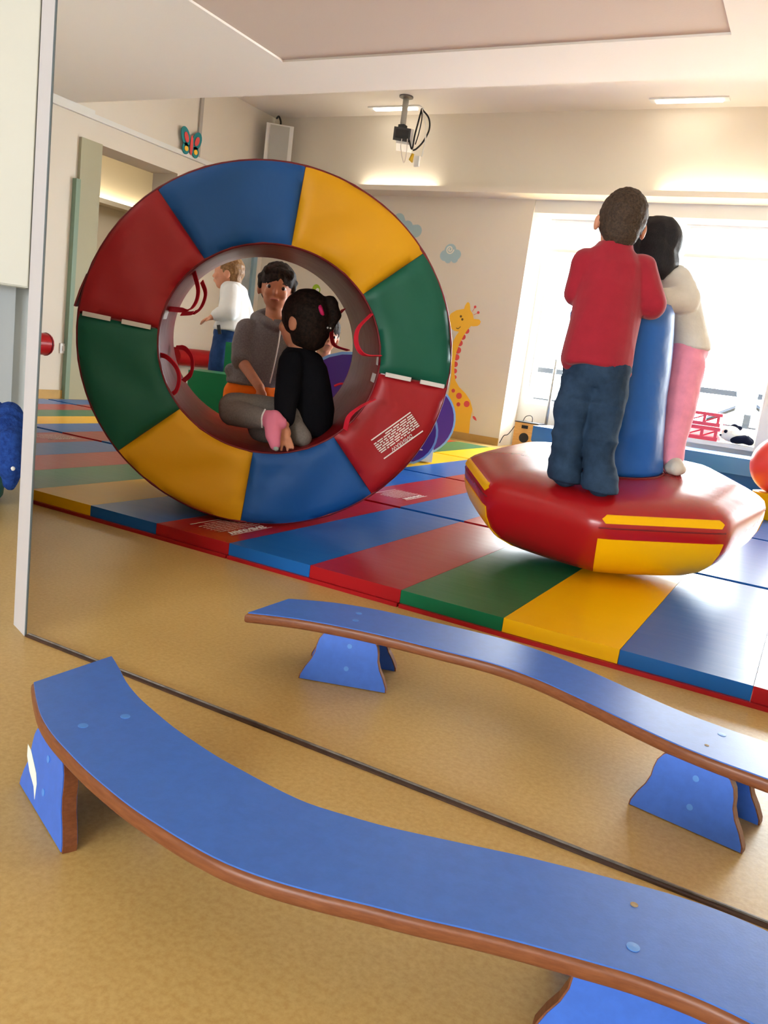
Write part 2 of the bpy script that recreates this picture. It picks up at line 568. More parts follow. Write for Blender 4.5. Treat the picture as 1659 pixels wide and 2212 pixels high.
# ceilings: low soffit with a shallow coffer over the middle, higher ceiling at both ends
panel_wall('ceiling', CEIL, (0, 0, ZLOW), (1, 0, 0), (0, 1, 0), (0, 0, 1),
           [XL, -3.2, -0.71, XR], [-2.50, -1.98, 4.20, 4.72], [(-3.2, -0.71, -1.98, 4.20)], 0.16)
struct(box('ceiling.001', mat('pinkish_ceiling', (206, 190, 178), 0.9, 0.1, bump=0.05, bscale=120), -3.2, -0.71, -1.98, 4.20, ZLOW + 0.012, ZLOW + 0.26))
struct(box('ceiling.002', CEIL, XL - 0.3, XR + 0.3, 4.72, YB + 0.3, ZHIGH, ZHIGH + 0.12))
struct(box('ceiling.003', CEIL, XL - 0.3, XR + 0.3, YF - 0.3, -2.50, ZHIGH, ZHIGH + 0.12))
struct(box('trim_1', CEIL, XL, XR, 4.60, 4.72, ZLOW + 0.16, ZHIGH + 0.1))
struct(box('trim_2', CEIL, XL, XR, -2.50, -2.38, ZLOW + 0.16, ZHIGH + 0.1))
# light shelf (cove) along the back wall
struct(box('trim_3', WALL, XL, XR, 7.00, YB, 2.205, 2.25))
struct(box('trim_4', WALLW, WX0, WX1, YB + 0.02, YB + 0.39, 2.10, 2.213))
struct(box('baseboard_left', SKIRT, XL, XL + 0.012, YF, 4.78, 0, 0.07))
struct(box('baseboard_back', SKIRT, XL, WX0, YB - 0.012, YB, 0, 0.07))

# windows: frame, panes, blinds
def window(name, x0, x1, y, z0, z1):
    f = bmesh.new()
    fr = 0.045
    bm_prism(f, [(x0, z0), (x1, z0), (x1, z1), (x0, z1)], (0, y, 0), (1, 0, 0), (0, 0, 1), (0, 1, 0), 0.0, 0.05)
    # hollow the frame: rebuild as four bars sharing corners
    f.free()
    f = bmesh.new()
    o_ = [(x0, z0), (x1, z0), (x1, z1), (x0, z1)]
    i_ = [(x0 + fr, z0 + fr), (x1 - fr, z0 + fr), (x1 - fr, z1 - fr), (x0 + fr, z1 - fr)]
    vv = {}
    for k, yy in enumerate((y, y + 0.05)):
        for n, (a, b) in enumerate(o_):
            vv['o', n, k] = f.verts.new((a, yy, b))
        for n, (a, b) in enumerate(i_):
            vv['i', n, k] = f.verts.new((a, yy, b))
    for n in range(4):
        m_ = (n + 1) % 4
        for k in (0, 1):
            f.faces.new((vv['o', n, k], vv['o', m_, k], vv['i', m_, k], vv['i', n, k]))
        for s in 'oi':
            f.faces.new((vv[s, n, 0], vv[s, m_, 0], vv[s, m_, 1], vv[s, n, 1]))
    fo = struct(P_(name, f, WHITE))
    g = bmesh.new()
    vs = [g.verts.new(p) for p in ((x0 + fr, y + 0.025, z0 + fr), (x1 - fr, y + 0.025, z0 + fr), (x1 - fr, y + 0.025, z1 - fr), (x0 + fr, y + 0.025, z1 - fr))]
    g.faces.new(vs)
    P_('pane', g, GLASS, fo)
    return fo


window('window_1', WX0 + 0.06, -1.42, YB + 0.45, 0.42, 2.20)
window('window_2', -1.32, WX1, YB + 0.45, 0.42, 2.20)
window('window_3', -0.15, 2.25, YB + 0.30, 0.42, 2.20)
window('window_4', WX0, WX1, YF - 0.35, 0.42, 1.90)
window('window_5', -0.15, 1.00, YF - 0.35, 0.42, 1.90)


def blind(label, x0, x1, z0, y):
    t = thing('roller_blind', label, 'blind', (x0, y, z0), 'white roller blinds at the back window')
    box('cassette', WHITE, x0, x1, y - 0.05, y + 0.05, 2.09, 2.17, t, 0.012)
    b = bmesh.new()
    n = 10
    lo = [b.verts.new((x0 + 0.02 + (x1 - x0 - 0.04) * i / n, y + 0.006 * math.sin(i * 1.3), z0)) for i in range(n + 1)]
    hi = [b.verts.new((x0 + 0.02 + (x1 - x0 - 0.04) * i / n, y, 2.10)) for i in range(n + 1)]
    for i in range(n):
        b.faces.new((lo[i], lo[i + 1], hi[i + 1], hi[i]))
    P_('blind_cloth', b, BLIND, t, True)
    box('bottom_bar', WHITE, x0 + 0.01, x1 - 0.01, y - 0.012, y + 0.012, z0 - 0.02, z0 + 0.005, t, 0.004)
    return t


blind('white roller blind half lowered beside the giraffe wall', WX0 + 0.08, -1.44, 1.84, YB + 0.33)
blind('white roller blind half lowered behind the long-haired child', -1.34, WX1 - 0.02, 1.86, YB + 0.33)
# window shelf inside the right-hand window
struct(box('trim_5', WALLW, -1.35, WX1, YB + 0.10, YB + 0.45, 0.30, 0.335))

# left wall: door surround, glazed door, adjoining room
struct(box('trim_6', mat('olive_grey_frame', (170, 166, 140), 0.6, 0.3), XL, XL + 0.03, 4.784, 4.995, 0, 2.06))
struct(box('trim_7', mat('pale_green_edge', (128, 150, 130), 0.5, 0.3), XL, XL + 0.045, 4.742, 4.784, 0, 1.74))
d2 = struct(box('door_1', FROST, XL - 0.06, XL - 0.02, 6.64, 7.14, 0.02, 2.01))
box('door_frame', mat('pale_blue_frame', (148, 176, 190), 0.5, 0.3), XL - 0.07, XL + 0.012, 7.10, 7.16, 0.0, 2.03, d2)
box('door_frame', MATS['pale_blue_frame'], XL - 0.07, XL + 0.012, 6.62, 6.66, 0.0, 2.03, d2)
# adjoining room seen through the doorway
struct(box('wall_far_side', WALL, -8.9, -8.7, 3.6, 9.9, 0, 2.9))
struct(box('wall_far_end', WALL, -8.9, XL - 0.3, 9.7, 9.9, 0, 2.9))
struct(box('wall_far_near', WALL, -8.9, XL - 0.3, 3.5, 3.7, 0, 2.9))
struct(box('wall_far_right', WALL, XL - 0.35, XL - 0.3, 7.4, 9.9, 0, 2.9))
struct(box('ceiling.004', CEIL, -8.9, XL - 0.3, 3.5, 9.9, 2.75, 2.85))
struct(box('trim_8', WALL, -8.7, -8.48, 3.7, 9.7, 2.13, 2.19))
box_l = thing('cove_lamp', 'glowing tube behind the shelf in the next room through the doorway', 'lamp', (-8.62, 7.6, 2.2))
bm = bmesh.new(); bm_tube(bm, [(-8.63, 6.6, 2.215), (-8.63, 8.8, 2.215)], 0.016, 8); P_('tube', bm, COVE2_ON, box_l, True)

t = thing('ceiling_light', 'added strip light brightening the next room beyond the doorway', 'ceiling light', (-7.2, 7.2, 2.74))
box('diffuser', LAMP_ON, -8.0, -6.6, 6.6, 7.2, 2.725, 2.745, t)  # lamp added to brighten the next room's walls, not a known fitting
# cove lamps on the shelf of the back wall
for i, (x0, x1, lab) in enumerate(((-4.40, -3.60, 'glowing cove tube on the light shelf below the projector'),
                                   (-1.55, -0.65, 'glowing cove tube on the light shelf above the window'))):
    t = thing('cove_lamp', lab, 'lamp', ((x0 + x1) / 2, 7.16, 2.25), 'cove tubes on the back shelf')
    bm = bmesh.new(); bm_tube(bm, [(x0, 7.165, 2.268), (x1, 7.165, 2.268)], 0.014, 8); P_('tube', bm, COVE_ON, t, True)
    for xe in (x0, x1):
        box('end_cap', WHITE, xe - 0.012, xe + 0.012, 7.145, 7.185, 2.251, 2.285, t)

# recessed ceiling lamps
def ceil_lamp(label, x0, x1, y0, y1, z=ZHIGH):
    t = thing('ceiling_light', label, 'ceiling light', ((x0 + x1) / 2, (y0 + y1) / 2, z), 'recessed strip lights')
    box('housing', WHITE, x0 - 0.05, x1 + 0.05, y0 - 0.02, y1 + 0.02, z - 0.012, z - 0.001, t, 0.003)
    box('diffuser', LAMP_ON, x0, x1, y0, y1, z - 0.022, z - 0.010, t)


ceil_lamp('lit ceiling strip light at right above the window', -1.66, -1.16, 7.00, 7.055)
ceil_lamp('lit ceiling strip light behind the projector pole', -4.24, -3.80, 7.00, 7.055)

# ------------------------------------------------------------------ mirror edge, partition, corner beyond it
PD = Vector((-0.7807, 0.6249, 0))                       # direction of the thin partition behind the mirror edge
t = thing('mirror_frame', 'white edge profile of the tall wall mirror at far left with its dark floor track', 'mirror', (-1.395, 1.12, 0))
bm = bmesh.new()
bm_prism(bm, [(-1.432, 1.132), (-1.362, 1.104), (-1.364, 1.108), (-1.427, 1.146)], (0, 0, 0), (1, 0, 0), (0, 1, 0), (0, 0, 1), 0.0, 2.28)
P_('edge_profile', bm, ALU, t, False, 0.002)
box('glass_edge', mat('mirror_glass_edge', (96, 108, 116), 0.15, 0.5), -1.3625, -1.3600, 1.1045, 1.108, 0.0, 2.28, t)
bm = bmesh.new()
bm_box(bm, -1.36, 1.6, 1.103, 1.111, 0.0, 0.0035)
P_('floor_track', bm, TRACK, t)
bm = bmesh.new()
bm_box(bm, -1.36, 1.6, 1.111, 1.114, 0.0, 0.006)
P_('track_lip', bm, mat('worn_grey_lip', (120, 112, 104), 0.5, 0.4, var=0.3, vscale=40), t)
# thin partition running straight back from the mirror edge
a0 = Vector((-1.425, 1.1405, 0)); a1 = a0 + PD * ((XL - a0.x) / PD.x)
pn = Vector((PD.y, -PD.x, 0))
bm = bmesh.new()
bm_prism(bm, [(a0.x, a0.y), (a1.x, a1.y), (a1.x + pn.x * 0.012, a1.y + pn.y * 0.012), (a0.x + pn.x * 0.012, a0.y + pn.y * 0.012)],
         (0, 0, 0), (1, 0, 0), (0, 1, 0), (0, 0, 1), 0.0, ZLOW)
struct(P_('wall_partition', bm, WALL))
# hanging cupboard, pilaster and pouf left of the mirror
t = thing('wall_cupboard', 'cream wall cupboard hanging at far left beyond the mirror edge', 'cupboard', (-3.35, 2.2, 0.765))
q0, q1 = Vector((-3.62, 1.90, 0)), Vector((-3.20, 2.50, 0))
qd = (q1 - q0).normalized(); qn = Vector((-qd.y, qd.x, 0))
def slab(m, name, a, b, z0, z1, off0, off1, parent, bevel=0.0):
    bm = bmesh.new()
    bm_prism(bm, [(a.x + qn.x * off0, a.y + qn.y * off0), (b.x + qn.x * off0, b.y + qn.y * off0), (b.x + qn.x * off1, b.y + qn.y * off1), (a.x + qn.x * off1, a.y + qn.y * off1)],
             (0, 0, 0), (1, 0, 0), (0, 1, 0), (0, 0, 1), z0, z1)
    return P_(name, bm, m, parent, False, bevel)
slab(mat('cream_cupboard', (238, 237, 230), 0.5, 0.3), 'body', q0, q1 + qd * 0.02, 0.765, 2.2, 0.0, 0.25, t)
slab(MATS['cream_cupboard'], 'door', q0, q1 + qd * 0.015, 0.77, 2.195, -0.02, -0.001, t, 0.003)
struct(slab(mat('pale_blue_white_wall', (214, 220, 224), 0.7, 0.3), 'wall_alcove', q0 - qd * 1.2, q1 + qd * 0.062, 0, ZLOW, 0.26, 0.34, None))
struct(slab(mat('grey_blue_pilaster', (186, 192, 198), 0.7, 0.3), 'trim_9', q1 - qd * 0.155, q1 - qd * 0.02, 0, ZLOW, 0.20, 0.26, None))
t = thing('pouf', 'teal vinyl pouf on the floor at far left under a blue robe', 'pouf', (-2.55, 1.84, 0))
bm = bmesh.new()
bm_lathe(bm, [(0, 0.0), (0.20, 0.0), (0.215, 0.02), (0.222, 0.10), (0.215, 0.20), (0.19, 0.225), (0, 0.235)], (-2.62, 1.73, 0), 40)
P_('body', bm, TEAL, t, True)
bm = bmesh.new()
bm_tube(bm, [(-2.62 + 0.219 * math.cos(a * math.pi / 20), 1.73 + 0.219 * math.sin(a * math.pi / 20), 0.20) for a in range(41)], 0.004, 6)
P_('piping', bm, TEAL, t, True)
# robe thrown over the pouf: draped cloth with folds
me = soft([('l', [((-2.62, 1.73, 0.205), 0.19, 0.19), ((-2.62, 1.73, 0.245), 0.17, 0.17), ((-2.61, 1.74, 0.275), 0.10, 0.10)], (1, 0, 0), (0, 1, 0)),
           ('c', [(-2.3209, 1.7789, 0.3115), (-2.2283, 1.7152, 0.2445), (-2.2065, 1.7004, 0.1749), (-2.1998, 1.7031, 0.1166)], [0.045, 0.046, 0.036, 0.010]),
           ('c', [(-2.3676, 1.7323, 0.3123), (-2.2676, 1.6677, 0.1956)], [0.055, 0.035]),
           ('c', [(-2.4369, 1.8782, 0.3054), (-2.4281, 1.7932, 0.3144), (-2.4819, 1.7640, 0.3065)], [0.030, 0.036, 0.035]),
           ('c', [(-2.4631, 1.7018, 0.2909), (-2.3680, 1.6328, 0.1652)], [0.05, 0.03])],
          0.007, 2, 0.016, 17.0, (1, 1, 0.6), 3.0)
rb = put('robe', me, CL_BLUE, None, (-2.58, 1.74, 0.2))
tag(rb, 'crumpled blue towelling robe draped over the teal pouf', 'robe')
bm = bmesh.new(); bm_ball(bm, (-2.1701, 1.6856, 0.1792), (0.008, 0.008, 0.008), None, 10, 6); P_('button', bm, WHITE, rb, True)

# cable duct on the left wall
struct(box('trim_10', WALLW, XL, XL + 0.03, 4.3, 7.24, 2.222, 2.262))
struct(box('trim_11', WALLW, XL, XL + 0.03, 4.3, 4.9, 2.262, 2.288))
struct(box('trim_12', mat('grey_duct', (176, 170, 162), 0.7, 0.2), XL, XL + 0.02, 6.11, 6.15, 2.262, 2.94))

# wall bolsters on the left wall
for (y0, y1, lab) in ((5.93, 6.60, 'long red padded bolster along the left wall seen through the ring'),
                      (4.30, 4.50, 'red padded bolster end on the left wall beside the mirror edge')):
    t = thing('wall_bolster', lab, 'bolster', (XL, (y0 + y1) / 2, 0.36), 'red wall bolsters')
    bm = bmesh.new()
    n = 16
    prof = [(0.085 * math.cos(2 * math.pi * k / n), 0.085 * math.sin(2 * math.pi * k / n)) for k in range(n)]
    bm_prism(bm, prof, (XL + 0.095, 0, 0.435), (1, 0, 0), (0, 0, 1), (0, 1, 0), y0, y1)
    P_('body', bm, V_RED, t, 50, 0.012)
    bm = bmesh.new()
    bm_tube(bm, [(XL + 0.095 + 0.086 * math.cos(a * math.pi / 10), y1 - 0.014, 0.435 + 0.086 * math.sin(a * math.pi / 10)) for a in range(21)], 0.005, 6)
    P_('piping', bm, PIPING, t, True)
t = thing('wall_socket', 'small cream wall socket low on the left wall beside the ring', 'socket', (XL, 4.77, 0.38))
box('plate', WHITE, XL, XL + 0.012, 4.70, 4.78, 0.37, 0.45, t, 0.003)
box('insert', VELCRO, XL + 0.012, XL + 0.018, 4.72, 4.76, 0.39, 0.43, t, 0.002)

# ------------------------------------------------------------------ mats
SEAM0, SW = -0.020, 0.2985
ROWS = [(1.950, 3.062), (3.100, 4.205), (4.240, 5.345), (5.380, 6.480)]
COLS = {'G': V_GRN, 'Y': V_YEL, 'B': V_BLUE, 'R': V_RED}


def clip_left(poly):
    """cut a floor polygon where the thin partition stands"""
    n = Vector((-PD.y, PD.x, 0)) * -1.0
    p0 = a0 + pn * 0.018
    out = []
    def side(p):
        return (Vector((p[0], p[1], 0)) - p0).dot(pn)
    for i in range(len(poly)):
        a, b = poly[i], poly[(i + 1) % len(poly)]
        sa, sb = side(a), side(b)
        if sa >= 0:
            out.append(a)
        if sa * sb < 0:
            k = sa / (sa - sb)
            out.append((a[0] + (b[0] - a[0]) * k, a[1] + (b[1] - a[1]) * k))
    return out


def prism_xy(poly, z0, z1):
    bm = bmesh.new()
    bm_prism(bm, poly, (0, 0, 0), (1, 0, 0), (0, 1, 0), (0, 0, 1), z0, z1)
    return bm


def print_lines(o, ax, ay, az, wd, ht, parent, title=True, m=PRINT):
    """block of mirrored small print with a WARNING title, in plane ax (reading direction as seen), ay"""
    bm = bmesh.new()
    rnd = random.Random(5)
    rows = 7
    o, ax, ay, az = V3(o), V3(ax), V3(ay), V3(az)
    def bar(u0, u1, v0, v1):
        vs = [bm.verts.new(o + ax * u + ay * v + az * 0.0012) for u, v in ((u0, v0), (u1, v0), (u1, v1), (u0, v1))]
        bm.faces.new(vs)
    for s in (-1, 1):
        bar(-wd / 2, wd / 2, s * ht / 2 - 0.0022, s * ht / 2 + 0.0022)
    for k in range(rows):
        v = -ht * 0.38 + ht * 0.58 * k / (rows - 1)
        u = -wd / 2
        end = wd / 2 * (0.4 if k == 0 else 1.0)
        while u < end:
            l = rnd.uniform(0.008, 0.03)
            bar(u, min(u + l, wd / 2), v - 0.0021, v + 0.0021)
            u += l + 0.004
    pr = P_('warning_print', bm, m, parent)
    pr['kind'] = 'stuff'
    me = text_mesh('WARNING', ht * 0.23)
    X = Matrix((( -ax.x, ay.x, az.x, 0), (-ax.y, ay.y, az.y, 0), (-ax.z, ay.z, az.z, 0), (0, 0, 0, 1)))
    me.transform(Matrix.Translation(o + ay * ht * 0.37 + az * 0.0012 + ax * wd * 0.0) @ X)
    tl = put('warning_title', me, m, parent)
    return pr


ROWN = ['front row', 'second row', 'third row', 'back row']
COLN = {-3: 'at the far left', -2: 'left of the ring', -1: 'under the ring', 0: 'under the spinning top', 1: 'at the right edge'}
for ri, (y0, y1) in enumerate(ROWS):
    for k in (-2, -1, 0):
        # one period = G Y B R | B R, its right end at seam + ...
        xg = SEAM0 + SW * (-3 + 6 * k)          # left edge of green
        for part_, seq, xs in (('GYBR', 'GYBR', xg), ('BR', 'BR', xg - 2 * SW)):
            xs0, xs1 = xs, xs + SW * len(seq)
            full = clip_left([(xs0, y0), (xs1, y0), (xs1, y1), (xs0, y1)])
            if len(full) < 3 or xs0 < -5.3 or xs1 < -4.95:
                continue
            where = {-2: 'at the far left', -1: 'at the ring', 0: 'at the spinning top'}[k]
            lab = ('four-panel green yellow blue red folding mat, %s %s' if part_ == 'GYBR' else 'two-panel blue and red folding mat, %s %s') % (ROWN[ri], where)
            cx = sum(p[0] for p in full) / len(full)
            cy = sum(p[1] for p in full) / len(full)
            t = thing('gym_mat', lab, 'mat', (cx, cy, 0), 'folding gym mats on the floor')
            bp = clip_left([(xs0 + 0.003, y0 - 0.010), (xs1 - 0.003, y0 - 0.010), (xs1 - 0.003, y1 + 0.004), (xs0 + 0.003, y1 + 0.004)])
            P_('base_cover', prism_xy(bp, 0.0, 0.011), V_RED, t, 40, 0.004)
            for i, ch in enumerate(seq):
                poly = clip_left([(xs0 + SW * i + 0.0006, y0), (xs0 + SW * (i + 1) - 0.0006, y0), (xs0 + SW * (i + 1) - 0.0006, y1), (xs0 + SW * i + 0.0006, y1)])
                if len(poly) < 3:
                    continue
                # drop slivers
                ar = 0.5 * abs(sum(poly[j][0] * poly[(j + 1) % len(poly)][1] - poly[(j + 1) % len(poly)][0] * poly[j][1] for j in range(len(poly))))
                if ar < 0.004:
                    continue
                po = P_('panel', prism_xy(poly, 0.0115, 0.048), COLS[ch], t, 40, 0.0155, 4)
                if ch == 'R' and part_ == 'GYBR' and k == -1 and ri in (0, 1, 2):
                    print_lines((xs0 + SW * (i + 0.52), y0 + 0.19 if ri == 0 else y0 + 0.28, 0.0485), (0.0, -1, 0), (1, 0, 0), (0, 0, 1), 0.22, 0.17, po)
                if ch == 'R' and part_ == 'GYBR' and k == -2 and ri in (0, 1):
                    print_lines((xs0 + SW * (i + 0.5), y0 + 0.40 if ri else 2.92, 0.0485), (0.0, -1, 0), (1, 0, 0), (0, 0, 1), 0.20, 0.16, po)

# ------------------------------------------------------------------ balance benches
def bench(label, edge, mirror, legs):
    """edge: (x, y_near, y_far) stations of the plank; legs: (pA, pB, lean) bottom corners of each leg panel"""
    x0 = edge[0][0]
    t = thing('balance_bench', label, 'bench', (-0.45, (edge[10][1] + edge[10][2]) / 2, 0), 'wavy balance benches')
    near = smooth_path([(x, a, 0) for x, a, b in edge], 3)
    far = smooth_path([(x, b, 0) for x, a, b in edge], 3)
    H0, H1 = 0.1035, 0.126
    # plank: rounded wooden edge between two laminate faces
    loop = [(p.x, p.y) for p in near] + [(p.x, p.y) for p in reversed(far)]
    # round the four end corners a little by inserting points
    bm = bmesh.new()
    lo, hi, fs = bm_prism(bm, loop, (0, 0, 0), (1, 0, 0), (0, 1, 0), (0, 0, 1), H0, H1 - 0.0012)
    ve = [e for e in bm.edges if abs(e.verts[0].co.z - e.verts[1].co.z) > 0.01 and e.calc_face_angle(0) > 0.7]
    bmesh.ops.bevel(bm, geom=ve, offset=0.016, segments=3, affect='EDGES', profile=0.5)
    he = [e for e in bm.edges if abs(e.verts[0].co.z - e.verts[1].co.z) < 1e-4 and len(e.link_faces) == 2 and e.calc_face_angle(0) > 0.9]
    bmesh.ops.bevel(bm, geom=he, offset=0.0065, segments=3, affect='EDGES', profile=0.5)
    pk = P_('plank', bm, EDGEW, t, 40)
    bm = bmesh.new()
    cx = [(p.x + q.x) / 2 for p, q in zip(near, far)]
    n_ = len(near)
    ins = 0.004
    ln, lf = [], []
    for p, q in zip(near, far):
        d = (q - p).normalized()
        ln.append(p + d * ins); lf.append(q - d * ins)
    e0 = (ln[1] - ln[0]).normalized() * ins; e1 = (ln[-2] - ln[-1]).normalized() * ins
    ln[0] += e0; lf[0] += e0; ln[-1] += e1; lf[-1] += e1
    loop2 = [(p.x, p.y) for p in ln] + [(p.x, p.y) for p in reversed(lf)]
    bm_prism(bm, loop2, (0, 0, 0), (1, 0, 0), (0, 1, 0), (0, 0, 1), H1 - 0.002, H1)
    ve = [e for e in bm.edges if abs(e.verts[0].co.z - e.verts[1].co.z) > 0.001 and e.calc_face_angle(0) > 0.7]
    bmesh.ops.bevel(bm, geom=ve, offset=0.014, segments=3, affect='EDGES', profile=0.5)
    P_('top_laminate', bm, BENCH, pk)
    for pA, pB, inn in legs:
        # leg panel: waisted trapezoid standing on the line pA-pB, leaning by inn (vector) at the top
        A, B = Vector((pA[0], pA[1], 0)), Vector((pB[0], pB[1], 0))
        u = (B - A).normalized(); L = (B - A).length
        tilt = Vector((inn[0], inn[1], H0)); up = tilt.normalized(); hh = tilt.length
        nn = u.cross(up).normalized()
        prof = [(0.0, 0.0), (0.004, 0.08), (0.05, 0.26), (0.105, 0.42), (0.138, 0.58), (0.145, 0.72), (0.165, 0.86), (0.205, 0.97), (0.23, 1.0)]
        poly = [(a * L, b * hh) for a, b in prof] + [(L - a * L, b * hh) for a, b in reversed(prof)]
        bm = bmesh.new()
        bm_prism(bm, poly, A, u, up, nn, -0.009, 0.009)
        lg = P_('leg', bm, EDGEW, t, False, 0.0015, 1)
        for s in (-1, 1):
            bm = bmesh.new()
            sh = [((a - 0.5) * 0.972 * L + 0.5 * L, b * 0.985 + 0.001) for a, b in [(x / L, y) for x, y in poly]]
            bm_prism(bm, sh, A, u, up, nn, s * 0.0088, s * 0.0102)
            P_('laminate', bm, BENCHD, lg)
            for hy in (0.35, 0.80):
                bm = bmesh.new()
                bm_lathe(bm, [(0, 0.0), (0.0050, 0.0), (0.0050, 0.0008), (0, 0.001)], A + u * L * 0.52 + up * hh * hy + nn * s * 0.0102, 14, nn * s)
                P_('screw_cap', bm, CAPB, lg)
    return t, pk


real_edge = [(-0.945, 0.782, 0.940), (-0.90, 0.750, 0.913), (-0.85, 0.718, 0.881), (-0.80, 0.694, 0.856), (-0.75, 0.676, 0.837), (-0.70, 0.660, 0.820),
             (-0.65, 0.647, 0.807), (-0.60, 0.636, 0.796), (-0.55, 0.629, 0.789), (-0.50, 0.624, 0.783), (-0.45, 0.623, 0.781), (-0.40, 0.630, 0.789), (-0.35, 0.643, 0.800),
             (-0.30, 0.659, 0.816), (-0.25, 0.674, 0.833), (-0.20, 0.691, 0.850), (-0.15, 0.706, 0.864), (-0.10, 0.719, 0.877), (-0.05, 0.731, 0.889), (0.0, 0.737, 0.895),
             (0.05, 0.735, 0.893), (0.10, 0.724, 0.882), (0.15, 0.705, 0.863), (0.20, 0.680, 0.838)]
YM2 = 2.214
refl_near_far = [(-0.936, 0.936, 0.787), (-0.90, 0.914, 0.759), (-0.85, 0.888, 0.726), (-0.80, 0.869, 0.705), (-0.75, 0.854, 0.690), (-0.70, 0.842, 0.680),
                 (-0.65, 0.833, 0.671), (-0.60, 0.826, 0.663), (-0.55, 0.820, 0.656), (-0.50, 0.813, 0.651), (-0.45, 0.809, 0.652), (-0.40, 0.813, 0.659), (-0.35, 0.823, 0.673),
                 (-0.30, 0.840, 0.690), (-0.25, 0.859, 0.710), (-0.20, 0.880, 0.731), (-0.15, 0.900, 0.751), (-0.10, 0.917, 0.767), (-0.05, 0.928, 0.778), (0.0, 0.935, 0.785),
                 (0.05, 0.940, 0.789), (0.10, 0.934, 0.784), (0.15, 0.918, 0.768), (0.20, 0.893, 0.743)]
refl_edge = [(x, YM2 - a, YM2 - b) for x, a, b in refl_near_far]
b1, pk1 = bench('blue wavy balance bench in front of the mirror, nearest the camera', real_edge, False,
                [((-0.895, 0.741), (-0.722, 0.668), (0.002, 0.010)), ((-0.838, 0.872), (-0.664, 0.804), (-0.002, -0.010)),
                 ((-0.140, 0.758), (0.048, 0.792), (0.0, 0.010)), ((-0.155, 0.868), (0.023, 0.900), (0.0, -0.010))])
b2, pk2 = bench('blue wavy balance bench mirrored behind the dark floor track', refl_edge, True,
                [((-0.834, 1.346), (-0.664, 1.410), (-0.002, 0.010)), ((-0.885, 1.470), (-0.705, 1.532), (0.002, -0.010)),
                 ((-0.153, 1.311), (0.023, 1.281), (0.0, 0.010)), ((-0.140, 1.425), (0.040, 1.394), (0.0, -0.010))])
for pk_, spots in ((pk1, ((-0.786, 0.737), (-0.767, 0.794), (-0.061, 0.771))), (pk2, ((-0.758, 1.416), (-0.777, 1.462), (-0.044, 1.397)))):
    for x, y in spots:
        bm = bmesh.new()
        bm_lathe(bm, [(0, 0.0), (0.0066, 0.0), (0.0066, 0.0006), (0, 0.0009)], (x, y, 0.126), 18)
        P_('screw_cap', bm, CAPB, pk_)
bm = bmesh.new(); bm_lathe(bm, [(0, 0), (0.0042, 0), (0.0042, 0.0005), (0, 0.0006)], (-0.074, 0.840, 0.126), 14); P_('screw_hole', bm, mat('worn_hole', (150, 130, 100), 0.7, 0.2, var=0.4, vscale=90), pk1)
bm = bmesh.new(); bm_lathe(bm, [(0, 0), (0.0036, 0), (0.0036, 0.0005), (0, 0.0006)], (-0.060, 1.332, 0.126), 14); P_('screw_hole', bm, MATS['worn_hole'], pk2)
# torn white label on the near bench's left leg panel
A = Vector((-0.895, 0.741, 0)); B = Vector((-0.722, 0.668, 0)); u = (B - A).normalized(); up = Vector((0.002, 0.010, 0.1065)).normalized(); nn = u.cross(up).normalized()
bm = bmesh.new()
bm_prism(bm, [(0.014, 0.066), (0.030, 0.064), (0.062, 0.046), (0.070, 0.034), (0.070, 0.012), (0.060, 0.026), (0.036, 0.036), (0.018, 0.050)], A, u, up, nn, 0.0103, 0.0108)
for ch in b1.children:
    if ch.name.startswith('leg'):
        lab_parent = ch
        break
P_('torn_sticker', bm, WVINYL, lab_parent)

# ================================================================== FOAM RING
RA = Vector((math.cos(0.6759), math.sin(0.6759), 0))          # across the ring
RN = Vector((math.sin(0.6759), -math.cos(0.6759), 0))         # out of its front face
RU = (Vector((0, 0, 1)) * math.cos(-0.0311) - RN * math.sin(-0.0311)).normalized()
RNN = RA.cross(RU).normalized()
if RNN.y > 0:
    RNN = -RNN
ROX, ROZ, RIX, RIZ, RDEP, RPH = 0.608, 0.585, 0.3615, 0.337, 0.70, 2.2789
RCEN = Vector((-1.6225, 2.218, 0.050 + ROZ))


def ring_pt(ang, s, back):
    """s = 0 at the hole, 1 at the outside; back = distance behind the front face"""
    rx, rz = RIX + (ROX - RIX) * s, RIZ + (ROZ - RIZ) * s
    return RCEN + RA * rx * math.cos(ang) + RU * rz * math.sin(ang) - RNN * back


ring = thing('foam_ring', 'big upright foam ring with red, blue, yellow and green segments', 'play ring', (-1.85, 2.50, 0.048))
# core: rounded rectangular section swept round
bm = bmesh.new()
prof = []
c_ = 0.05
for s, bk in ((0.0, 0.03), (0.012, 0.012), (0.05, 0.004), (0.5, 0.002), (0.95, 0.004), (0.985, 0.012), (1.0, 0.035), (1.0, RDEP * 0.5), (1.0, RDEP - 0.035), (0.985, RDEP - 0.012), (0.95, RDEP), (0.5, RDEP), (0.05, RDEP), (0.012, RDEP - 0.012), (0.0, RDEP - 0.03), (0.0, RDEP * 0.66), (0.0, RDEP * 0.33)):
    prof.append((s, bk))
NA = 96
rings_ = []
for i in range(NA):
    a = 2 * math.pi * i / NA
    row = []
    for s, bk in prof:
        p = ring_pt(a, s, bk)
        if s < 0.001 and 0.05 < bk < RDEP - 0.05:
            p += (p - (RCEN - RNN * bk)) * (0.012 * noise.noise(Vector((a * 3, bk * 6, 1))))
        row.append(bm.verts.new(p))
    rings_.append(row)
for i in range(NA):
    A_, B_ = rings_[i], rings_[(i + 1) % NA]
    for k in range(len(prof)):
        k2 = (k + 1) % len(prof)
        bm.faces.new((A_[k], A_[k2], B_[k2], B_[k]))
core = P_('core_lining', bm, MAROON, ring, 50)
core['label'] = 'dark maroon inner and outer lining'
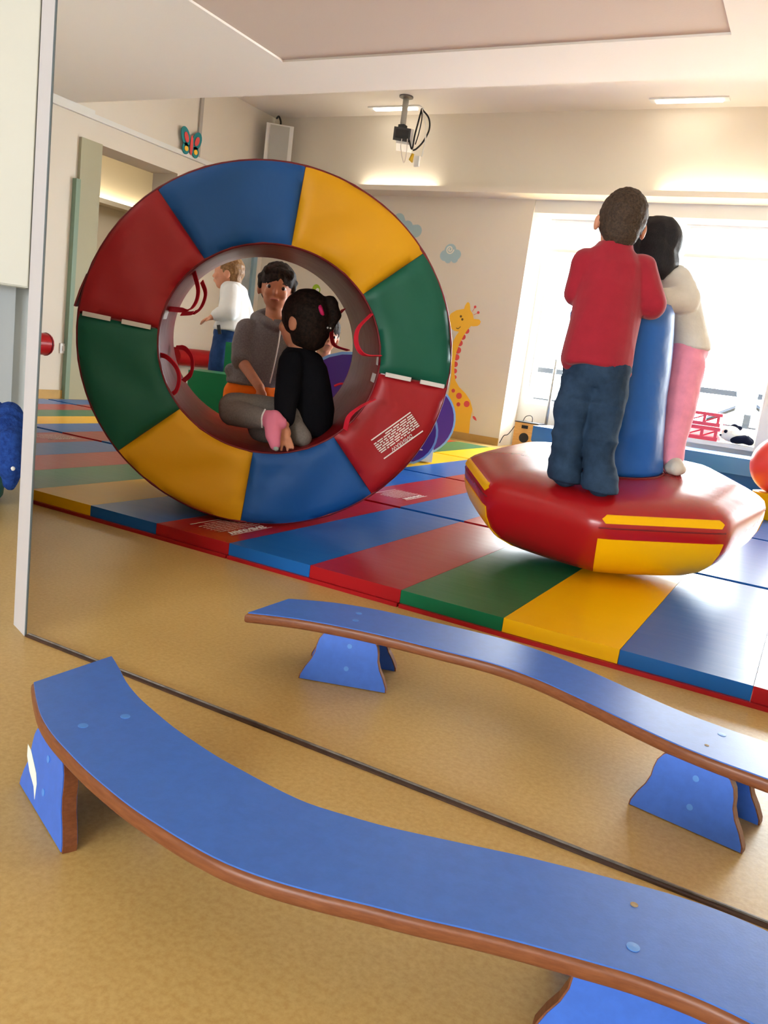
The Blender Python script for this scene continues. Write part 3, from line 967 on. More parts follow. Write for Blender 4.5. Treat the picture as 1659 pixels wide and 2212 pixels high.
seg_cols = [R_BLUE, R_YEL, R_GRN, R_RED, R_BLUE, R_YEL, R_GRN, R_RED]
seg_objs = []
for face in (0, 1):
    for k in range(8):
        a_hi = RPH - k * math.pi / 4
        a_lo = a_hi - math.pi / 4
        g1 = 0.006 if k in (2, 6) else 0.0015     # gap where the two halves meet
        g0 = 0.006 if k in (3, 7) else 0.0015
        a_hi -= g0
        a_lo += g1
        bm = bmesh.new()
        na, nr = 18, 12
        grid = []
        for i in range(na + 1):
            ta = i / na
            a = a_lo + (a_hi - a_lo) * ta
            row = []
            for j in range(nr + 1):
                tr = j / nr
                s = 0.012 + 0.976 * tr
                e = min(ta, 1 - ta) * 0.46 * 1.0
                er = min(tr, 1 - tr) * 0.246
                puff = 0.014 * min(1, e / 0.03) ** 0.5 * min(1, er / 0.03) ** 0.5
                wr = 0.0
                mid = a_lo + (a_hi - a_lo) * 0.5
                # diagonal pulls running out of the inner corners
                dd = math.sin((ta - 0.5) * 9 + tr * 7 + k * 1.3) * math.exp(-((ta - 0.5) ** 2) * 5)
                wr = 0.0042 * dd * min(1, e / 0.04) * min(1, er / 0.04) + 0.003 * noise.noise(Vector((ta * 4 + k * 7, tr * 3, face * 5 + 0.5)))
                bk = -(puff + wr) if face == 0 else RDEP + puff + wr
                row.append(bm.verts.new(ring_pt(a, s, bk)))
            grid.append(row)
        for i in range(na):
            for j in range(nr):
                bm.faces.new((grid[i][j], grid[i][j + 1], grid[i + 1][j + 1], grid[i + 1][j]))
        # close towards the core
        bd = [e for e in bm.edges if len(e.link_faces) == 1]
        r = bmesh.ops.extrude_edge_only(bm, edges=bd)
        nv = [v for v in r['geom'] if isinstance(v, bmesh.types.BMVert)]
        for v in nv:
            v.co += (-RNN if face == 0 else RNN) * 0.010
        so = P_('segment', bm, seg_cols[k], ring, 60)
        if face == 0:
            seg_objs.append(so)
# piping round the outer and inner front edge
for s_, rr in ((0.992, 0.0055), (0.006, 0.005)):
    bm = bmesh.new()
    pts = [ring_pt(2 * math.pi * i / 72 + 0.001, s_, 0.006 + 0.002 * math.sin(i * 2.1)) for i in range(73)]
    bm_tube(bm, pts, rr, 6)
    P_('piping', bm, PIPING, ring, True)
# velcro strips where the halves meet, on the front face and inside the hole
for ang in (RPH - 3 * math.pi / 4, RPH - 7 * math.pi / 4):
    dirr = (ring_pt(ang, 1, 0) - ring_pt(ang, 0, 0)).normalized()
    for s0, s1 in ((0.10, 0.46), (0.60, 0.94)):
        bm = bmesh.new()
        A_ = [ring_pt(ang - 0.002 * 0, s, -0.0125) for s in (s0, s1)]
        side = dirr.cross(RNN)
        vs = [bm.verts.new(p) for p in (A_[0] + side * 0.006, A_[1] + side * 0.006, A_[1] - side * 0.008, A_[0] - side * 0.008)]
        bm.faces.new(vs)
        r = bmesh.ops.extrude_face_region(bm, geom=bm.faces[:])
        for v in [g for g in r['geom'] if isinstance(g, bmesh.types.BMVert)]:
            v.co -= RNN * 0.012
        P_('velcro_strip', bm, VELCRO, ring)
for ang, bk0, bk1 in ((2.93, 0.05, 0.20), (-0.14, 0.02, 0.10), (0.04, 0.02, 0.06)):
    bm = bmesh.new()
    vs = []
    for a_, b_ in ((ang - 0.045, bk0), (ang + 0.045, bk0), (ang + 0.045, bk1), (ang - 0.045, bk1)):
        p = ring_pt(a_, -0.006, b_)
        vs.append(bm.verts.new(p))
    bm.faces.new(vs)
    P_('velcro_patch', bm, VELCRO, ring)
# loose closing flap on the outside where the halves meet
bm = bmesh.new()
bm_strap(bm, [ring_pt(2.86, 1.012, 0.06), ring_pt(2.95, 1.035, 0.06), ring_pt(3.04, 1.060, 0.06)], RNN, 0.10, 0.006)
P_('closing_flap', bm, MAROON, ring)
# webbing handles inside the hole
handles = [
    [(-1.9298, 2.1623, 0.8596), (-1.8921, 2.1469, 0.8030), (-1.8913, 2.1380, 0.7585), (-1.9182, 2.1306, 0.7344), (-2.0116, 2.1391, 0.7305)],
    [(-2.1664, 2.4749, 0.8573), (-2.1174, 2.4449, 0.8125), (-2.1202, 2.4335, 0.7649), (-2.1451, 2.4266, 0.7382), (-2.2381, 2.4569, 0.7283)],
    [(-1.9690, 2.0605, 0.5779), (-1.9231, 2.0600, 0.5724), (-1.8829, 2.0632, 0.5440), (-1.8678, 2.0638, 0.5097), (-1.8753, 2.0633, 0.4709), (-1.9057, 2.0659, 0.4487)],
    [(-2.2169, 2.4180, 0.5990), (-2.1606, 2.4017, 0.6021), (-2.1111, 2.3875, 0.5772), (-2.0991, 2.3861, 0.5407), (-2.1074, 2.3866, 0.5087), (-2.1670, 2.4183, 0.4783)],
    [(-1.3750, 2.4107, 0.7981), (-1.3923, 2.3691, 0.7503), (-1.3888, 2.3513, 0.7117), (-1.3757, 2.3515, 0.6801), (-1.3567, 2.3689, 0.6623), (-1.3270, 2.4191, 0.6658)],
    [(-1.3003, 2.3692, 0.5254), (-1.3277, 2.3260, 0.4952), (-1.3530, 2.3056, 0.4597), (-1.3705, 2.3214, 0.4142)],
    [(-1.6758, 2.7189, 0.8226), (-1.6653, 2.6457, 0.7746), (-1.6662, 2.6365, 0.7329), (-1.6581, 2.6536, 0.6856), (-1.6401, 2.7286, 0.6721)],
]
for h_ in handles:
    bm = bmesh.new()
    bm_strap(bm, smooth_path(h_, 6), RNN * 0.75 + RA * 0.6 + RU * 0.25, 0.018, 0.003)
    P_('handle', bm, WEB_RED, ring, 40)
# printed warning on the lower right red segment
am = RPH - 3.52 * math.pi / 4
cpt = ring_pt(am, 0.60, -0.0195)
wt = math.radians(48)
ayp = (RA * math.cos(-wt + 0.0) + RU * math.sin(-wt)).normalized()
axp = (RA * -math.sin(wt) - RU * math.cos(wt)).normalized()
axp = (axp - ayp * axp.dot(ayp)).normalized()
azp = axp.cross(ayp)
if azp.dot(RNN) < 0:
    axp = -axp
    azp = -azp
print_lines(cpt, axp, ayp, azp, 0.165, 0.078, seg_objs[3])

# ================================================================== SPINNING TOP
SC = Vector((-0.635, 2.984, 0.3085))
SN = Vector((0.0095, -0.1224, 1)).normalized()
SA = (Vector((1, 0, 0)) - SN * SN.x).normalized()
SB = SN.cross(SA)
SR, SROT = 0.5368, 3.3377
top = thing('spinning_top', 'red octagonal rocking spinner with yellow bands and a padded blue post', 'spinner', (-0.67, 3.05, 0.048))
# stations: (height, scale, roundness 0 = octagon, 1 = circle)
ST = [(0.078, 0.0, 1), (0.078, 0.30, 1), (0.077, 0.62, 0.5), (0.072, 0.78, 0.2), (0.062, 0.88, 0.08), (0.046, 0.945, 0.03), (0.030, 0.982, 0.0), (0.008, 1.0, 0.0),
      (-0.018, 1.0, 0.0), (-0.036, 0.998, 0.0), (-0.075, 0.982, 0.03), (-0.115, 0.945, 0.08), (-0.155, 0.870, 0.18), (-0.190, 0.755, 0.34), (-0.217, 0.60, 0.5), (-0.235, 0.42, 0.7), (-0.2435, 0.22, 1), (-0.246, 0.0, 1)]
NF = 10


def top_pt(h, sc, rd, th):
    k = (th - SROT) / (math.pi / 4)
    loc = (k - math.floor(k) - 0.5) * math.pi / 4
    octr = math.cos(math.pi / 8) / math.cos(loc)
    # soften the corners
    edge_ = abs(loc) / (math.pi / 8)
    octr = min(octr, 0.988)
    r = SR * sc * (octr * (1 - rd) + (0.965) * rd)
    return SC + SA * r * math.cos(th) + SB * r * math.sin(th) + SN * h


def top_patch(name, m, f0, f1, st, parent, off=0.0, trim=0.0, smooth=50, shape=None):
    bm = bmesh.new()
    rows = []
    n = NF * (f1 - f0)
    for h, sc, rd in st:
        row = []
        for i in range(n + 1):
            if f1 - f0 == 8 and i == n:
                row.append(row[0])
                continue
            u = i / n
            th = SROT + (f0 + (f1 - f0) * u) * math.pi / 4
            if shape:
                c0 = SROT + (f0 + f1) / 2 * math.pi / 4
                th = c0 + (th - c0) * shape(h)
            p = top_pt(h, sc, rd, th)
            if off:
                c = SC + SN * (h * 0.2)
                p = p + (p - c).normalized() * off
            row.append(bm.verts.new(p))
        rows.append(row)
    for A_, B_ in zip(rows, rows[1:]):
        for i in range(n):
            vs = [A_[i], A_[i + 1], B_[i + 1], B_[i]]
            try:
                bm.faces.new(vs)
            except ValueError:
                pass
    bmesh.ops.remove_doubles(bm, verts=bm.verts, dist=1e-5)
    if f1 - f0 != 8:
        # give the sewn-on panel a thickness
        bd = [e for e in bm.edges if len(e.link_faces) == 1]
        r = bmesh.ops.extrude_edge_only(bm, edges=bd)
        for v in [g for g in r['geom'] if isinstance(g, bmesh.types.BMVert)]:
            v.co += (SC - v.co).normalized() * (off + 0.002)
    return P_(name, bm, m, parent, smooth)


V_REDS = mat('glossy_red_vinyl', (160, 18, 24), 0.26, 0.5, bump=0.12, bscale=10, bdist=0.012)
top_patch('body', V_REDS, 0, 8, ST, top)


def interp_st(h):
    for (h0, s0, r0), (h1, s1, r1) in zip(ST[1:], ST[2:]):
        if h0 >= h >= h1 and h0 != h1:
            k = (h0 - h) / (h0 - h1)
            return (h, s0 + (s1 - s0) * k, r0 + (r1 - r0) * k)
    return (h, 0.36, 0.8)


for f_ in (0, 2, 4, 6):
    top_patch('upper_band', V_YEL, f_, f_ + 1, [interp_st(h) for h in (0.036, 0.030, 0.024, 0.018, 0.012)], top, 0.0016, shape=lambda h: 0.97 - 0.06 * abs(h - 0.024) / 0.012)
    top_patch('lower_panel', V_YEL, f_, f_ + 1, [interp_st(h) for h in (-0.038, -0.0749, -0.1149, -0.1549, -0.1899, -0.2169, -0.230)], top, 0.003, shape=lambda h: 0.99)
    bm = bmesh.new()
    pts = []
    for i in range(11):
        th = SROT + (f_ + i / 10) * math.pi / 4
        p = top_pt(-0.003, 1.0, 0, th)
        pts.append(p + (p - SC).normalized() * 0.0005)
    bm_tube(bm, pts, 0.0022, 5)
    P_('seam', bm, PIPING, top, True)
# blue post
bm = bmesh.new()
PN = Vector((-0.088, -0.055, 1)).normalized()
pr_ = [(0, 0.06), (0.186, 0.06), (0.190, 0.075), (0.187, 0.12), (0.190, 0.22), (0.186, 0.34), (0.191, 0.45), (0.190, 0.56), (0.186, 0.635), (0.172, 0.662), (0.12, 0.675), (0, 0.678)]
pr_ = [(r * 0.945, h if h < 0.2 else h * 0.965) for r, h in pr_]
fine_ = []
for (r0, h0), (r1, h1) in zip(pr_, pr_[1:]):
    k_ = max(1, int(abs(h1 - h0) / 0.015))
    fine_ += [(r0 + (r1 - r0) * i / k_, h0 + (h1 - h0) * i / k_) for i in range(k_)]
pr_ = fine_ + [pr_[-1]]
bm_lathe(bm, pr_, SC, 64, PN)
for v in bm.verts:
    d = v.co - SC
    hh = d.dot(SN)
    rr = d - SN * hh
    if rr.length > 0.15:
        a = math.atan2(rr.dot(SB), rr.dot(SA))
        v.co += rr.normalized() * (0.004 * math.sin(3 * a + hh * 14) + 0.007 * (1 - 2 * abs(noise.noise(Vector((math.cos(a) * 2.2 + hh * 2.5, math.sin(a) * 2.2 - hh * 2.0, hh * 3.4 + 2))))) - 0.004)
V_POST = mat('blue_post_vinyl', (26, 94, 178), 0.42, 0.3, bump=0.3, bscale=7, bdist=0.03)
P_('post', bm, V_POST, top, True)
bm = bmesh.new()
bm_tube(bm, [SC + SN * 0.079 + (SA * math.cos(a * math.pi / 24) + SB * math.sin(a * math.pi / 24)) * 0.181 for a in range(49)], 0.004, 6)
P_('post_seam', bm, PIPING, top, True)

# ================================================================== CHILDREN
RIGHT = Vector((0.879, 0.477, 0))
FWD = Vector((-0.477, 0.879, 0))


def head_prims(c, ax, s=1.0, jaw=True):
    """skull, jaw, cheeks, nose, ears; ax columns = right, forward (face), up"""
    R_, F_, U_ = ax.col[0], ax.col[1], ax.col[2]
    c = V3(c)
    p = [('e', c + U_ * 0.012 * s - F_ * 0.008 * s, (0.072 * s, 0.086 * s, 0.090 * s), ax),
         ('e', c + F_ * 0.024 * s - U_ * 0.040 * s, (0.053 * s, 0.050 * s, 0.056 * s), ax),
         ('e', c + F_ * 0.036 * s - U_ * 0.074 * s, (0.027 * s, 0.026 * s, 0.024 * s), ax),
         ('e', c + F_ * 0.058 * s - U_ * 0.028 * s + R_ * 0.028 * s, (0.022 * s, 0.018 * s, 0.022 * s), ax),
         ('e', c + F_ * 0.058 * s - U_ * 0.028 * s - R_ * 0.028 * s, (0.022 * s, 0.018 * s, 0.022 * s), ax),
         ('c', [c + F_ * 0.068 * s - U_ * 0.004 * s, c + F_ * 0.080 * s - U_ * 0.028 * s], [0.007 * s, 0.0095 * s]),
         ('e', c + F_ * 0.070 * s - U_ * 0.052 * s, (0.020 * s, 0.010 * s, 0.009 * s), ax)]
    for sg in (-1, 1):
        p.append(('e', c + R_ * sg * 0.075 * s - F_ * 0.006 * s - U_ * 0.012 * s, (0.010 * s, 0.019 * s, 0.029 * s), ax))
    return p


def face_parts(c, ax, parent, s=1.0):
    R_, F_, U_ = ax.col[0], ax.col[1], ax.col[2]
    c = V3(c)
    for sg in (-1, 1):
        e = c + R_ * sg * 0.030 * s + F_ * 0.0635 * s - U_ * 0.003 * s
        bm = bmesh.new(); bm_ball(bm, e, (0.0135 * s, 0.0085 * s, 0.0088 * s), ax, 14, 10)
        eo = P_('eye', bm, EYEW, parent, True)
        bm = bmesh.new(); bm_ball(bm, e + F_ * 0.0046 * s, (0.0080 * s, 0.0052 * s, 0.0080 * s), ax, 12, 8)
        P_('iris', bm, EYED, eo, True)
        bm = bmesh.new()
        bm_tube(bm, smooth_path([e + U_ * 0.016 * s - R_ * sg * 0.014 * s + F_ * 0.006 * s, e + U_ * 0.020 * s + F_ * 0.006 * s, e + U_ * 0.015 * s + R_ * sg * 0.016 * s - F_ * 0.002 * s], 4), 0.0024 * s, 6)
        P_('eyebrow', bm, HAIR_D, parent, True)
    bm = bmesh.new()
    m0 = c + F_ * 0.078 * s - U_ * 0.055 * s
    bm_tube(bm, smooth_path([m0 - R_ * 0.018 * s - F_ * 0.005 * s, m0 - R_ * 0.006 * s + U_ * 0.002 * s, m0 + R_ * 0.006 * s + U_ * 0.002 * s, m0 + R_ * 0.018 * s - F_ * 0.005 * s], 4), [0.0015 * s] + [0.0042 * s] * 11 + [0.0015 * s], 6)
    P_('lips', bm, LIP, parent, True)


def hand_prims(wrist, d, n, s=1.0, curl=0.3, thumb=1, spread=1.0):
    """palm and five fingers; d = pointing direction, n = back-of-hand normal"""
    d, n = V3(d).normalized(), V3(n).normalized()
    a = d.cross(n).normalized()
    n = a.cross(d).normalized()
    w_ = V3(wrist)
    ax = Matrix((a, d, n)).transposed()
    p = [('e', w_ + d * 0.030 * s, (0.026 * s, 0.034 * s, 0.013 * s), ax), ('c', [w_ - d * 0.01, w_ + d * 0.012 * s], [0.018 * s, 0.019 * s])]
    for i, (o, l) in enumerate(((-1.5, 0.034), (-0.5, 0.041), (0.5, 0.040), (1.5, 0.031))):
        b0 = w_ + d * 0.054 * s + a * o * 0.0135 * s
        d1 = (d + a * o * 0.10 * spread - n * curl * 0.5).normalized()
        b1 = b0 + d1 * l * 0.55 * s
        d2 = (d + a * o * 0.10 * spread - n * curl * 1.5).normalized()
        b2 = b1 + d2 * l * 0.5 * s
        p.append(('c', [b0, b1, b2], [0.0072 * s, 0.0066 * s, 0.0056 * s]))
    t0 = w_ + d * 0.016 * s + a * thumb * 0.020 * s
    t1 = t0 + (d * 0.6 + a * thumb * 0.8 - n * 0.3).normalized() * 0.024 * s
    t2 = t1 + (d * 0.9 + a * thumb * 0.35 - n * 0.4).normalized() * 0.020 * s
    p.append(('c', [t0, t1, t2], [0.0095 * s, 0.0080 * s, 0.0062 * s]))
    return p


# ---- boy in the red jumper, standing on the spinner with his back to us
RS = 0.917
kid = thing('person', 'child in red jumper and dark jeans standing on the spinner, seen from behind', 'child', (-0.6232, 2.5915, 0.3506))
hc = Vector((-0.6912, 2.7383, 1.1764))
hax = frame_axes(FWD + Vector((0.10, 0.0, 0)), Vector((0.10, 0, 1)))
body = head_prims(hc, hax, 1.0)
body += [('c', [(-0.6953, 2.7308, 1.1505), (-0.6926, 2.7161, 1.0792)], [0.042, 0.040]),
         ('c', [(-0.6846, 2.6961, 1.0019), (-0.6630, 2.6385, 0.7226)], [0.055, 0.07]),
         ('c', [(-0.7650, 2.6612, 1.0317), (-0.7841, 2.6614, 0.9321), (-0.7786, 2.8108, 0.9391)], [0.033, 0.028, 0.022]),
         ('c', [(-0.5991, 2.7474, 1.0380), (-0.5464, 2.7379, 0.9341), (-0.6443, 2.9178, 0.9690)], [0.033, 0.028, 0.022]),
         ('c', [(-0.6941, 2.6243, 0.6815), (-0.6978, 2.5857, 0.5549), (-0.6873, 2.5930, 0.3675)], [0.055, 0.045, 0.03]),
         ('c', [(-0.6198, 2.6412, 0.6840), (-0.6025, 2.6039, 0.5614), (-0.5734, 2.5766, 0.3595)], [0.055, 0.045, 0.03]),
         ('c', [(-0.6838, 2.5836, 0.3627), (-0.7250, 2.6638, 0.3500)], [0.026, 0.022]),
         ('c', [(-0.5702, 2.5670, 0.3548), (-0.5988, 2.6449, 0.3497)], [0.026, 0.022])]
body += hand_prims((-0.7779, 2.8177, 0.9431), RIGHT * 0.9 + FWD * 0.5, (0, 0, 1), 0.9, 0.3, -1)
body += hand_prims((-0.6483, 2.9207, 0.9705), -RIGHT * 0.9 + FWD * 0.4, (0, 0, 1), 0.9, 0.3, 1)
put('body', soft(body, 0.0055, 3), SKIN, kid)
put('jumper', soft([('l', [((-0.6928, 2.7181, 1.1111), 0.056, 0.060), ((-0.6961, 2.7138, 1.0930), 0.064, 0.064), ((-0.6933, 2.7110, 1.0726), 0.092, 0.068), ((-0.6877, 2.7031, 1.0430), 0.118, 0.076), ((-0.6801, 2.6923, 0.9729), 0.117, 0.086),
                           ((-0.6702, 2.6655, 0.8694), 0.118, 0.092), ((-0.6686, 2.6510, 0.7957), 0.120, 0.096), ((-0.6652, 2.6352, 0.7397), 0.121, 0.100), ((-0.6643, 2.6320, 0.7221), 0.119, 0.098)], RIGHT, FWD),
                    ('c', [(-0.7624, 2.6626, 1.0321), (-0.7749, 2.6642, 0.9448), (-0.7733, 2.7603, 0.9303)], [0.050, 0.044, 0.036]),
                    ('c', [(-0.6048, 2.7450, 1.0402), (-0.5454, 2.7326, 0.9336), (-0.5959, 2.8028, 0.9288)], [0.052, 0.046, 0.036]),
                    ('c', [(-0.7439, 2.5969, 0.7765), (-0.7405, 2.5871, 0.7210)], [0.022, 0.020]),
                    ('c', [(-0.5969, 2.6628, 0.7751), (-0.5754, 2.6597, 0.7078)], [0.030, 0.020])],
                   0.006, 2, 0.009, 12, (1, 1, 0.4), 1.0), CL_RED, kid)
put('jeans', soft([('e', (-0.6627, 2.6356, 0.7078), (0.112, 0.094, 0.075)),
                   ('c', [(-0.6964, 2.6200, 0.6664), (-0.7006, 2.5857, 0.5619), (-0.6982, 2.5771, 0.4658), (-0.6856, 2.5719, 0.3662)], [0.069, 0.060, 0.052, 0.040]),
                   ('c', [(-0.6131, 2.6418, 0.6703), (-0.6089, 2.6076, 0.5678), (-0.5992, 2.5873, 0.4742), (-0.5720, 2.5666, 0.3575)], [0.069, 0.060, 0.053, 0.040]),
                   ('l', [((-0.6988, 2.5791, 0.4657), 0.050, 0.052), ((-0.6926, 2.5764, 0.3993), 0.052, 0.056), ((-0.6836, 2.5717, 0.3545), 0.056, 0.066)], RIGHT, FWD),
                   ('l', [((-0.5992, 2.5873, 0.4742), 0.051, 0.052), ((-0.5820, 2.5731, 0.3966), 0.053, 0.056), ((-0.5684, 2.5638, 0.3406), 0.058, 0.066)], RIGHT, FWD)],
                  0.006, 2, 0.013, 13, (0.6, 0.6, 1.5), 4.0), CL_JEAN, kid)
put('hair', soft([('e', hc + hax.col[2] * 0.018 - hax.col[1] * 0.016, (0.0805, 0.090, 0.096), hax),
                  ('e', hc - hax.col[1] * 0.048 - hax.col[2] * 0.030, (0.062, 0.048, 0.066), hax)], 0.005, 2, 0.005, 70, (1, 1, 1), 2.0), HAIR_B, kid)
bm = bmesh.new(); bm_tube(bm, [(-0.6846, 2.5258, 0.4108), (-0.6783, 2.5292, 0.4117)], 0.0025, 6); P_('stud', bm, WHITE, kid)

# ---- long-haired child in cream jumper and pink trousers
RS = 0.91
kid = thing('person', 'child with long black hair, cream jumper and pink trousers leaning on the blue post', 'child', (-0.4219, 3.0510, 0.4045))
hc = Vector((-0.6582, 3.1124, 1.1738))
hax = frame_axes(-RIGHT * 0.9 + FWD * 0.5, Vector((-0.08, -0.1, 1)))
body = head_prims(hc, hax, 1.0)
body += [('c', [(-0.6394, 3.1235, 1.1316), (-0.6012, 3.1549, 1.0902)], [0.040, 0.042]),
         ('c', [(-0.5818, 3.1691, 1.0609), (-0.4901, 3.1921, 0.8480)], [0.06, 0.075]),
         ('c', [(-0.5623, 3.1513, 1.0760), (-0.5039, 3.1334, 1.0002), (-0.5972, 3.0321, 0.9900)], [0.034, 0.028, 0.021]),
         ('c', [(-0.6089, 3.2109, 1.0815), (-0.6308, 3.2164, 1.0138), (-0.6654, 3.1113, 0.9897)], [0.034, 0.028, 0.021]),
         ('c', [(-0.4816, 3.1757, 0.7977), (-0.4615, 3.1289, 0.6228), (-0.4402, 3.0610, 0.4427)], [0.055, 0.042, 0.028]),
         ('c', [(-0.5310, 3.2427, 0.7963), (-0.5163, 3.2331, 0.6161), (-0.4952, 3.2266, 0.4347)], [0.055, 0.042, 0.028]),
         ('c', [(-0.4359, 3.0588, 0.4217), (-0.4169, 3.0046, 0.4163)], [0.027, 0.026])]
body += hand_prims((-0.5972, 3.0321, 0.9900), -RIGHT + FWD * 0.1, (0, 0, 1), 0.9, 0.3, 1)
body += hand_prims((-0.6654, 3.1113, 0.9897), -RIGHT - FWD * 0.1, (0, 0, 1), 0.9, 0.3, -1)
put('body', soft(body, 0.006, 3), SKIN, kid)
put('jumper', soft([('l', [((-0.6045, 3.1567, 1.1065), 0.055, 0.05), ((-0.5805, 3.1715, 1.0695), 0.085, 0.09), ((-0.5526, 3.1814, 0.9989), 0.088, 0.10), ((-0.5183, 3.1823, 0.9193), 0.090, 0.10), ((-0.4954, 3.1917, 0.8591), 0.092, 0.10), ((-0.4878, 3.1909, 0.8365), 0.086, 0.095)], RIGHT, FWD),
                    ('c', [(-0.5651, 3.1378, 1.0674), (-0.5116, 3.1100, 0.9999), (-0.5700, 3.0295, 0.9823)], [0.060, 0.056, 0.042]),
                    ('c', [(-0.6092, 3.2207, 1.0746), (-0.6326, 3.2260, 1.0149), (-0.6572, 3.1264, 0.9922)], [0.048, 0.042, 0.034])],
                   0.0065, 4, 0.006, 12, (1, 1, 0.6), 6.0), CL_CREAM, kid)
put('trousers', soft([('e', (-0.4917, 3.1971, 0.8265), (0.086, 0.10, 0.075)),
                      ('c', [(-0.4842, 3.1708, 0.7804), (-0.4750, 3.1250, 0.6376), (-0.4635, 3.0845, 0.5136), (-0.4533, 3.0658, 0.4487)], [0.082, 0.070, 0.056, 0.048]),
                      ('c', [(-0.5276, 3.2409, 0.7794), (-0.5163, 3.2331, 0.6161), (-0.4987, 3.2284, 0.4518)], [0.066, 0.052, 0.042])],
                     0.0065, 2, 0.009, 11, (1, 1, 0.8), 9.0), CL_PINK, kid)
put('sock', soft([('c', [(-0.4383, 3.0586, 0.4264), (-0.4162, 3.0012, 0.4150)], [0.033, 0.030]), ('e', (-0.4261, 3.0305, 0.4099), (0.042, 0.055, 0.026), frame_axes(-FWD))], 0.006, 3), CL_SOCKW, kid)
put('hair', soft([('e', hc + hax.col[2] * 0.016 - hax.col[1] * 0.018, (0.084, 0.092, 0.096), hax),
                  ('l', [((-0.6804, 3.1209, 1.2689), 0.030, 0.040), ((-0.6761, 3.1187, 1.2479), 0.055, 0.070), ((-0.6697, 3.1138, 1.2088), 0.078, 0.098), ((-0.6572, 3.1119, 1.1690), 0.088, 0.102),
                         ((-0.6431, 3.1122, 1.1360), 0.092, 0.092), ((-0.6295, 3.1081, 1.1104), 0.080, 0.085), ((-0.6225, 3.0997, 1.0806), 0.048, 0.07), ((-0.6198, 3.0905, 1.0569), 0.022, 0.04)], RIGHT, FWD)],
                 0.006, 3, 0.006, 26, (1, 1, 0.12), 5.0), HAIR_K, kid)
RS = 1.0

# ---- boy in the grey hooded jacket behind the ring
kid = thing('person', 'child in grey hooded jacket and orange shorts standing behind the ring, facing us', 'child', (-2.27, 3.10, 0.048))
hc = Vector((-2.2954, 3.1288, 0.9119))
hax = frame_axes(-FWD + RIGHT * 0.10, Vector((0.06, 0, 1)))
body = head_prims(hc, hax, 1.04)
fx = Vector((-2.3525, 3.0153, 0.3995)); fy = Vector((-2.2553, 3.0671, 0.4093))
body += [('c', [hc - Vector((0, 0, 0.06)), (-2.2862, 3.1225, 0.7501)], [0.042, 0.044]),
         ('c', [(-2.2963, 3.1081, 0.7060), (-2.3211, 3.0502, 0.4893)], [0.075, 0.085]),
         ('c', [(-2.3767, 3.0331, 0.7082), (-2.3384, 2.9678, 0.5749), (-2.1740, 2.9149, 0.4660)], [0.036, 0.028, 0.021]),
         ('c', [(-2.1992, 3.1599, 0.7159), (-2.1296, 3.1443, 0.5798), (-2.0888, 3.0710, 0.4568)], [0.036, 0.030, 0.022]),
         ('c', [fx, (fx.x, fx.y, 0.26), (fx.x, fx.y + 0.01, 0.085)], [0.058, 0.042, 0.030]),
         ('c', [fy, (fy.x, fy.y, 0.26), (fy.x, fy.y + 0.01, 0.085)], [0.058, 0.042, 0.030]),
         ('c', [(fx.x, fx.y, 0.076), (fx.x + 0.03, fx.y - 0.06, 0.070)], [0.028, 0.022]),
         ('c', [(fy.x, fy.y, 0.076), (fy.x + 0.03, fy.y - 0.06, 0.070)], [0.028, 0.022])]
body += hand_prims((-2.1684, 2.9114, 0.4626), RIGHT * 0.35 - Vector((0, 0, 1)) - FWD * 0.2, -FWD - RIGHT * 0.5, 0.95, 0.3, 1)
body += hand_prims((-2.0880, 3.0705, 0.4528), -Vector((0, 0, 1)), -FWD, 0.95, 0.3, -1)
put('body', soft(body, 0.0055, 2), SKIN_D, kid)
face_parts(hc, hax, kid, 1.04)
put('hooded_jacket', soft([('l', [((-2.2983, 3.1321, 0.7709), 0.056, 0.052), ((-2.2958, 3.1223, 0.7450), 0.092, 0.07), ((-2.2936, 3.1087, 0.7022), 0.122, 0.085), ((-2.2981, 3.0894, 0.6205), 0.124, 0.094), ((-2.3078, 3.0605, 0.5336), 0.124, 0.100), ((-2.3105, 3.0417, 0.4776), 0.122, 0.100), ((-2.3099, 3.0394, 0.4650), 0.116, 0.094)], RIGHT, FWD),
                           ('c', [(-2.3694, 3.0371, 0.7093), (-2.3573, 2.9930, 0.6323), (-2.3356, 2.9639, 0.5771)], [0.052, 0.046, 0.042]),
                           ('c', [(-2.2029, 3.1579, 0.7154), (-2.1296, 3.1443, 0.5798), (-2.1027, 3.0929, 0.4868)], [0.050, 0.042, 0.034]),
                           ('c', [(-2.3759, 3.1133, 0.7620), (-2.3646, 3.1806, 0.7827), (-2.2563, 3.2007, 0.7774)], [0.034, 0.042, 0.032]), ('c', [(-2.3505, 3.0930, 0.7664), (-2.2727, 3.0549, 0.7489), (-2.2298, 3.0622, 0.7331)], [0.026, 0.022, 0.018]), ('c', [(-2.2168, 3.1745, 0.7742), (-2.2005, 3.0973, 0.7474), (-2.2175, 3.0738, 0.7313)], [0.026, 0.020, 0.016]),
                           ('c', [(-2.3888, 2.9761, 0.5198), (-2.3566, 2.9741, 0.4861)], [0.03, 0.026])],
                          0.0065, 3, 0.006, 13, (1, 1, 0.6), 12.0), CL_GREY, kid)
bm = bmesh.new(); bm_tube(bm, smooth_path([(-2.2064, 3.0640, 0.7396), (-2.1907, 3.0403, 0.6697), (-2.1823, 3.0117, 0.5665), (-2.1800, 2.9907, 0.4880)], 5), 0.003, 6); P_('zip', bm, VELCRO, kid, True)
put('shorts', soft([('e', (-2.3172, 3.0442, 0.4515), (0.118, 0.094, 0.070)),
                    ('c', [(-2.3604, 3.0155, 0.4196), (fx.x, fx.y, 0.30)], [0.074, 0.074]), ('c', [(-2.2595, 3.0693, 0.4300), (fy.x, fy.y, 0.30)], [0.074, 0.074])],
                   0.007, 3, 0.004, 12, (1, 1, 0.5), 2.0), CL_ORANGE, kid)
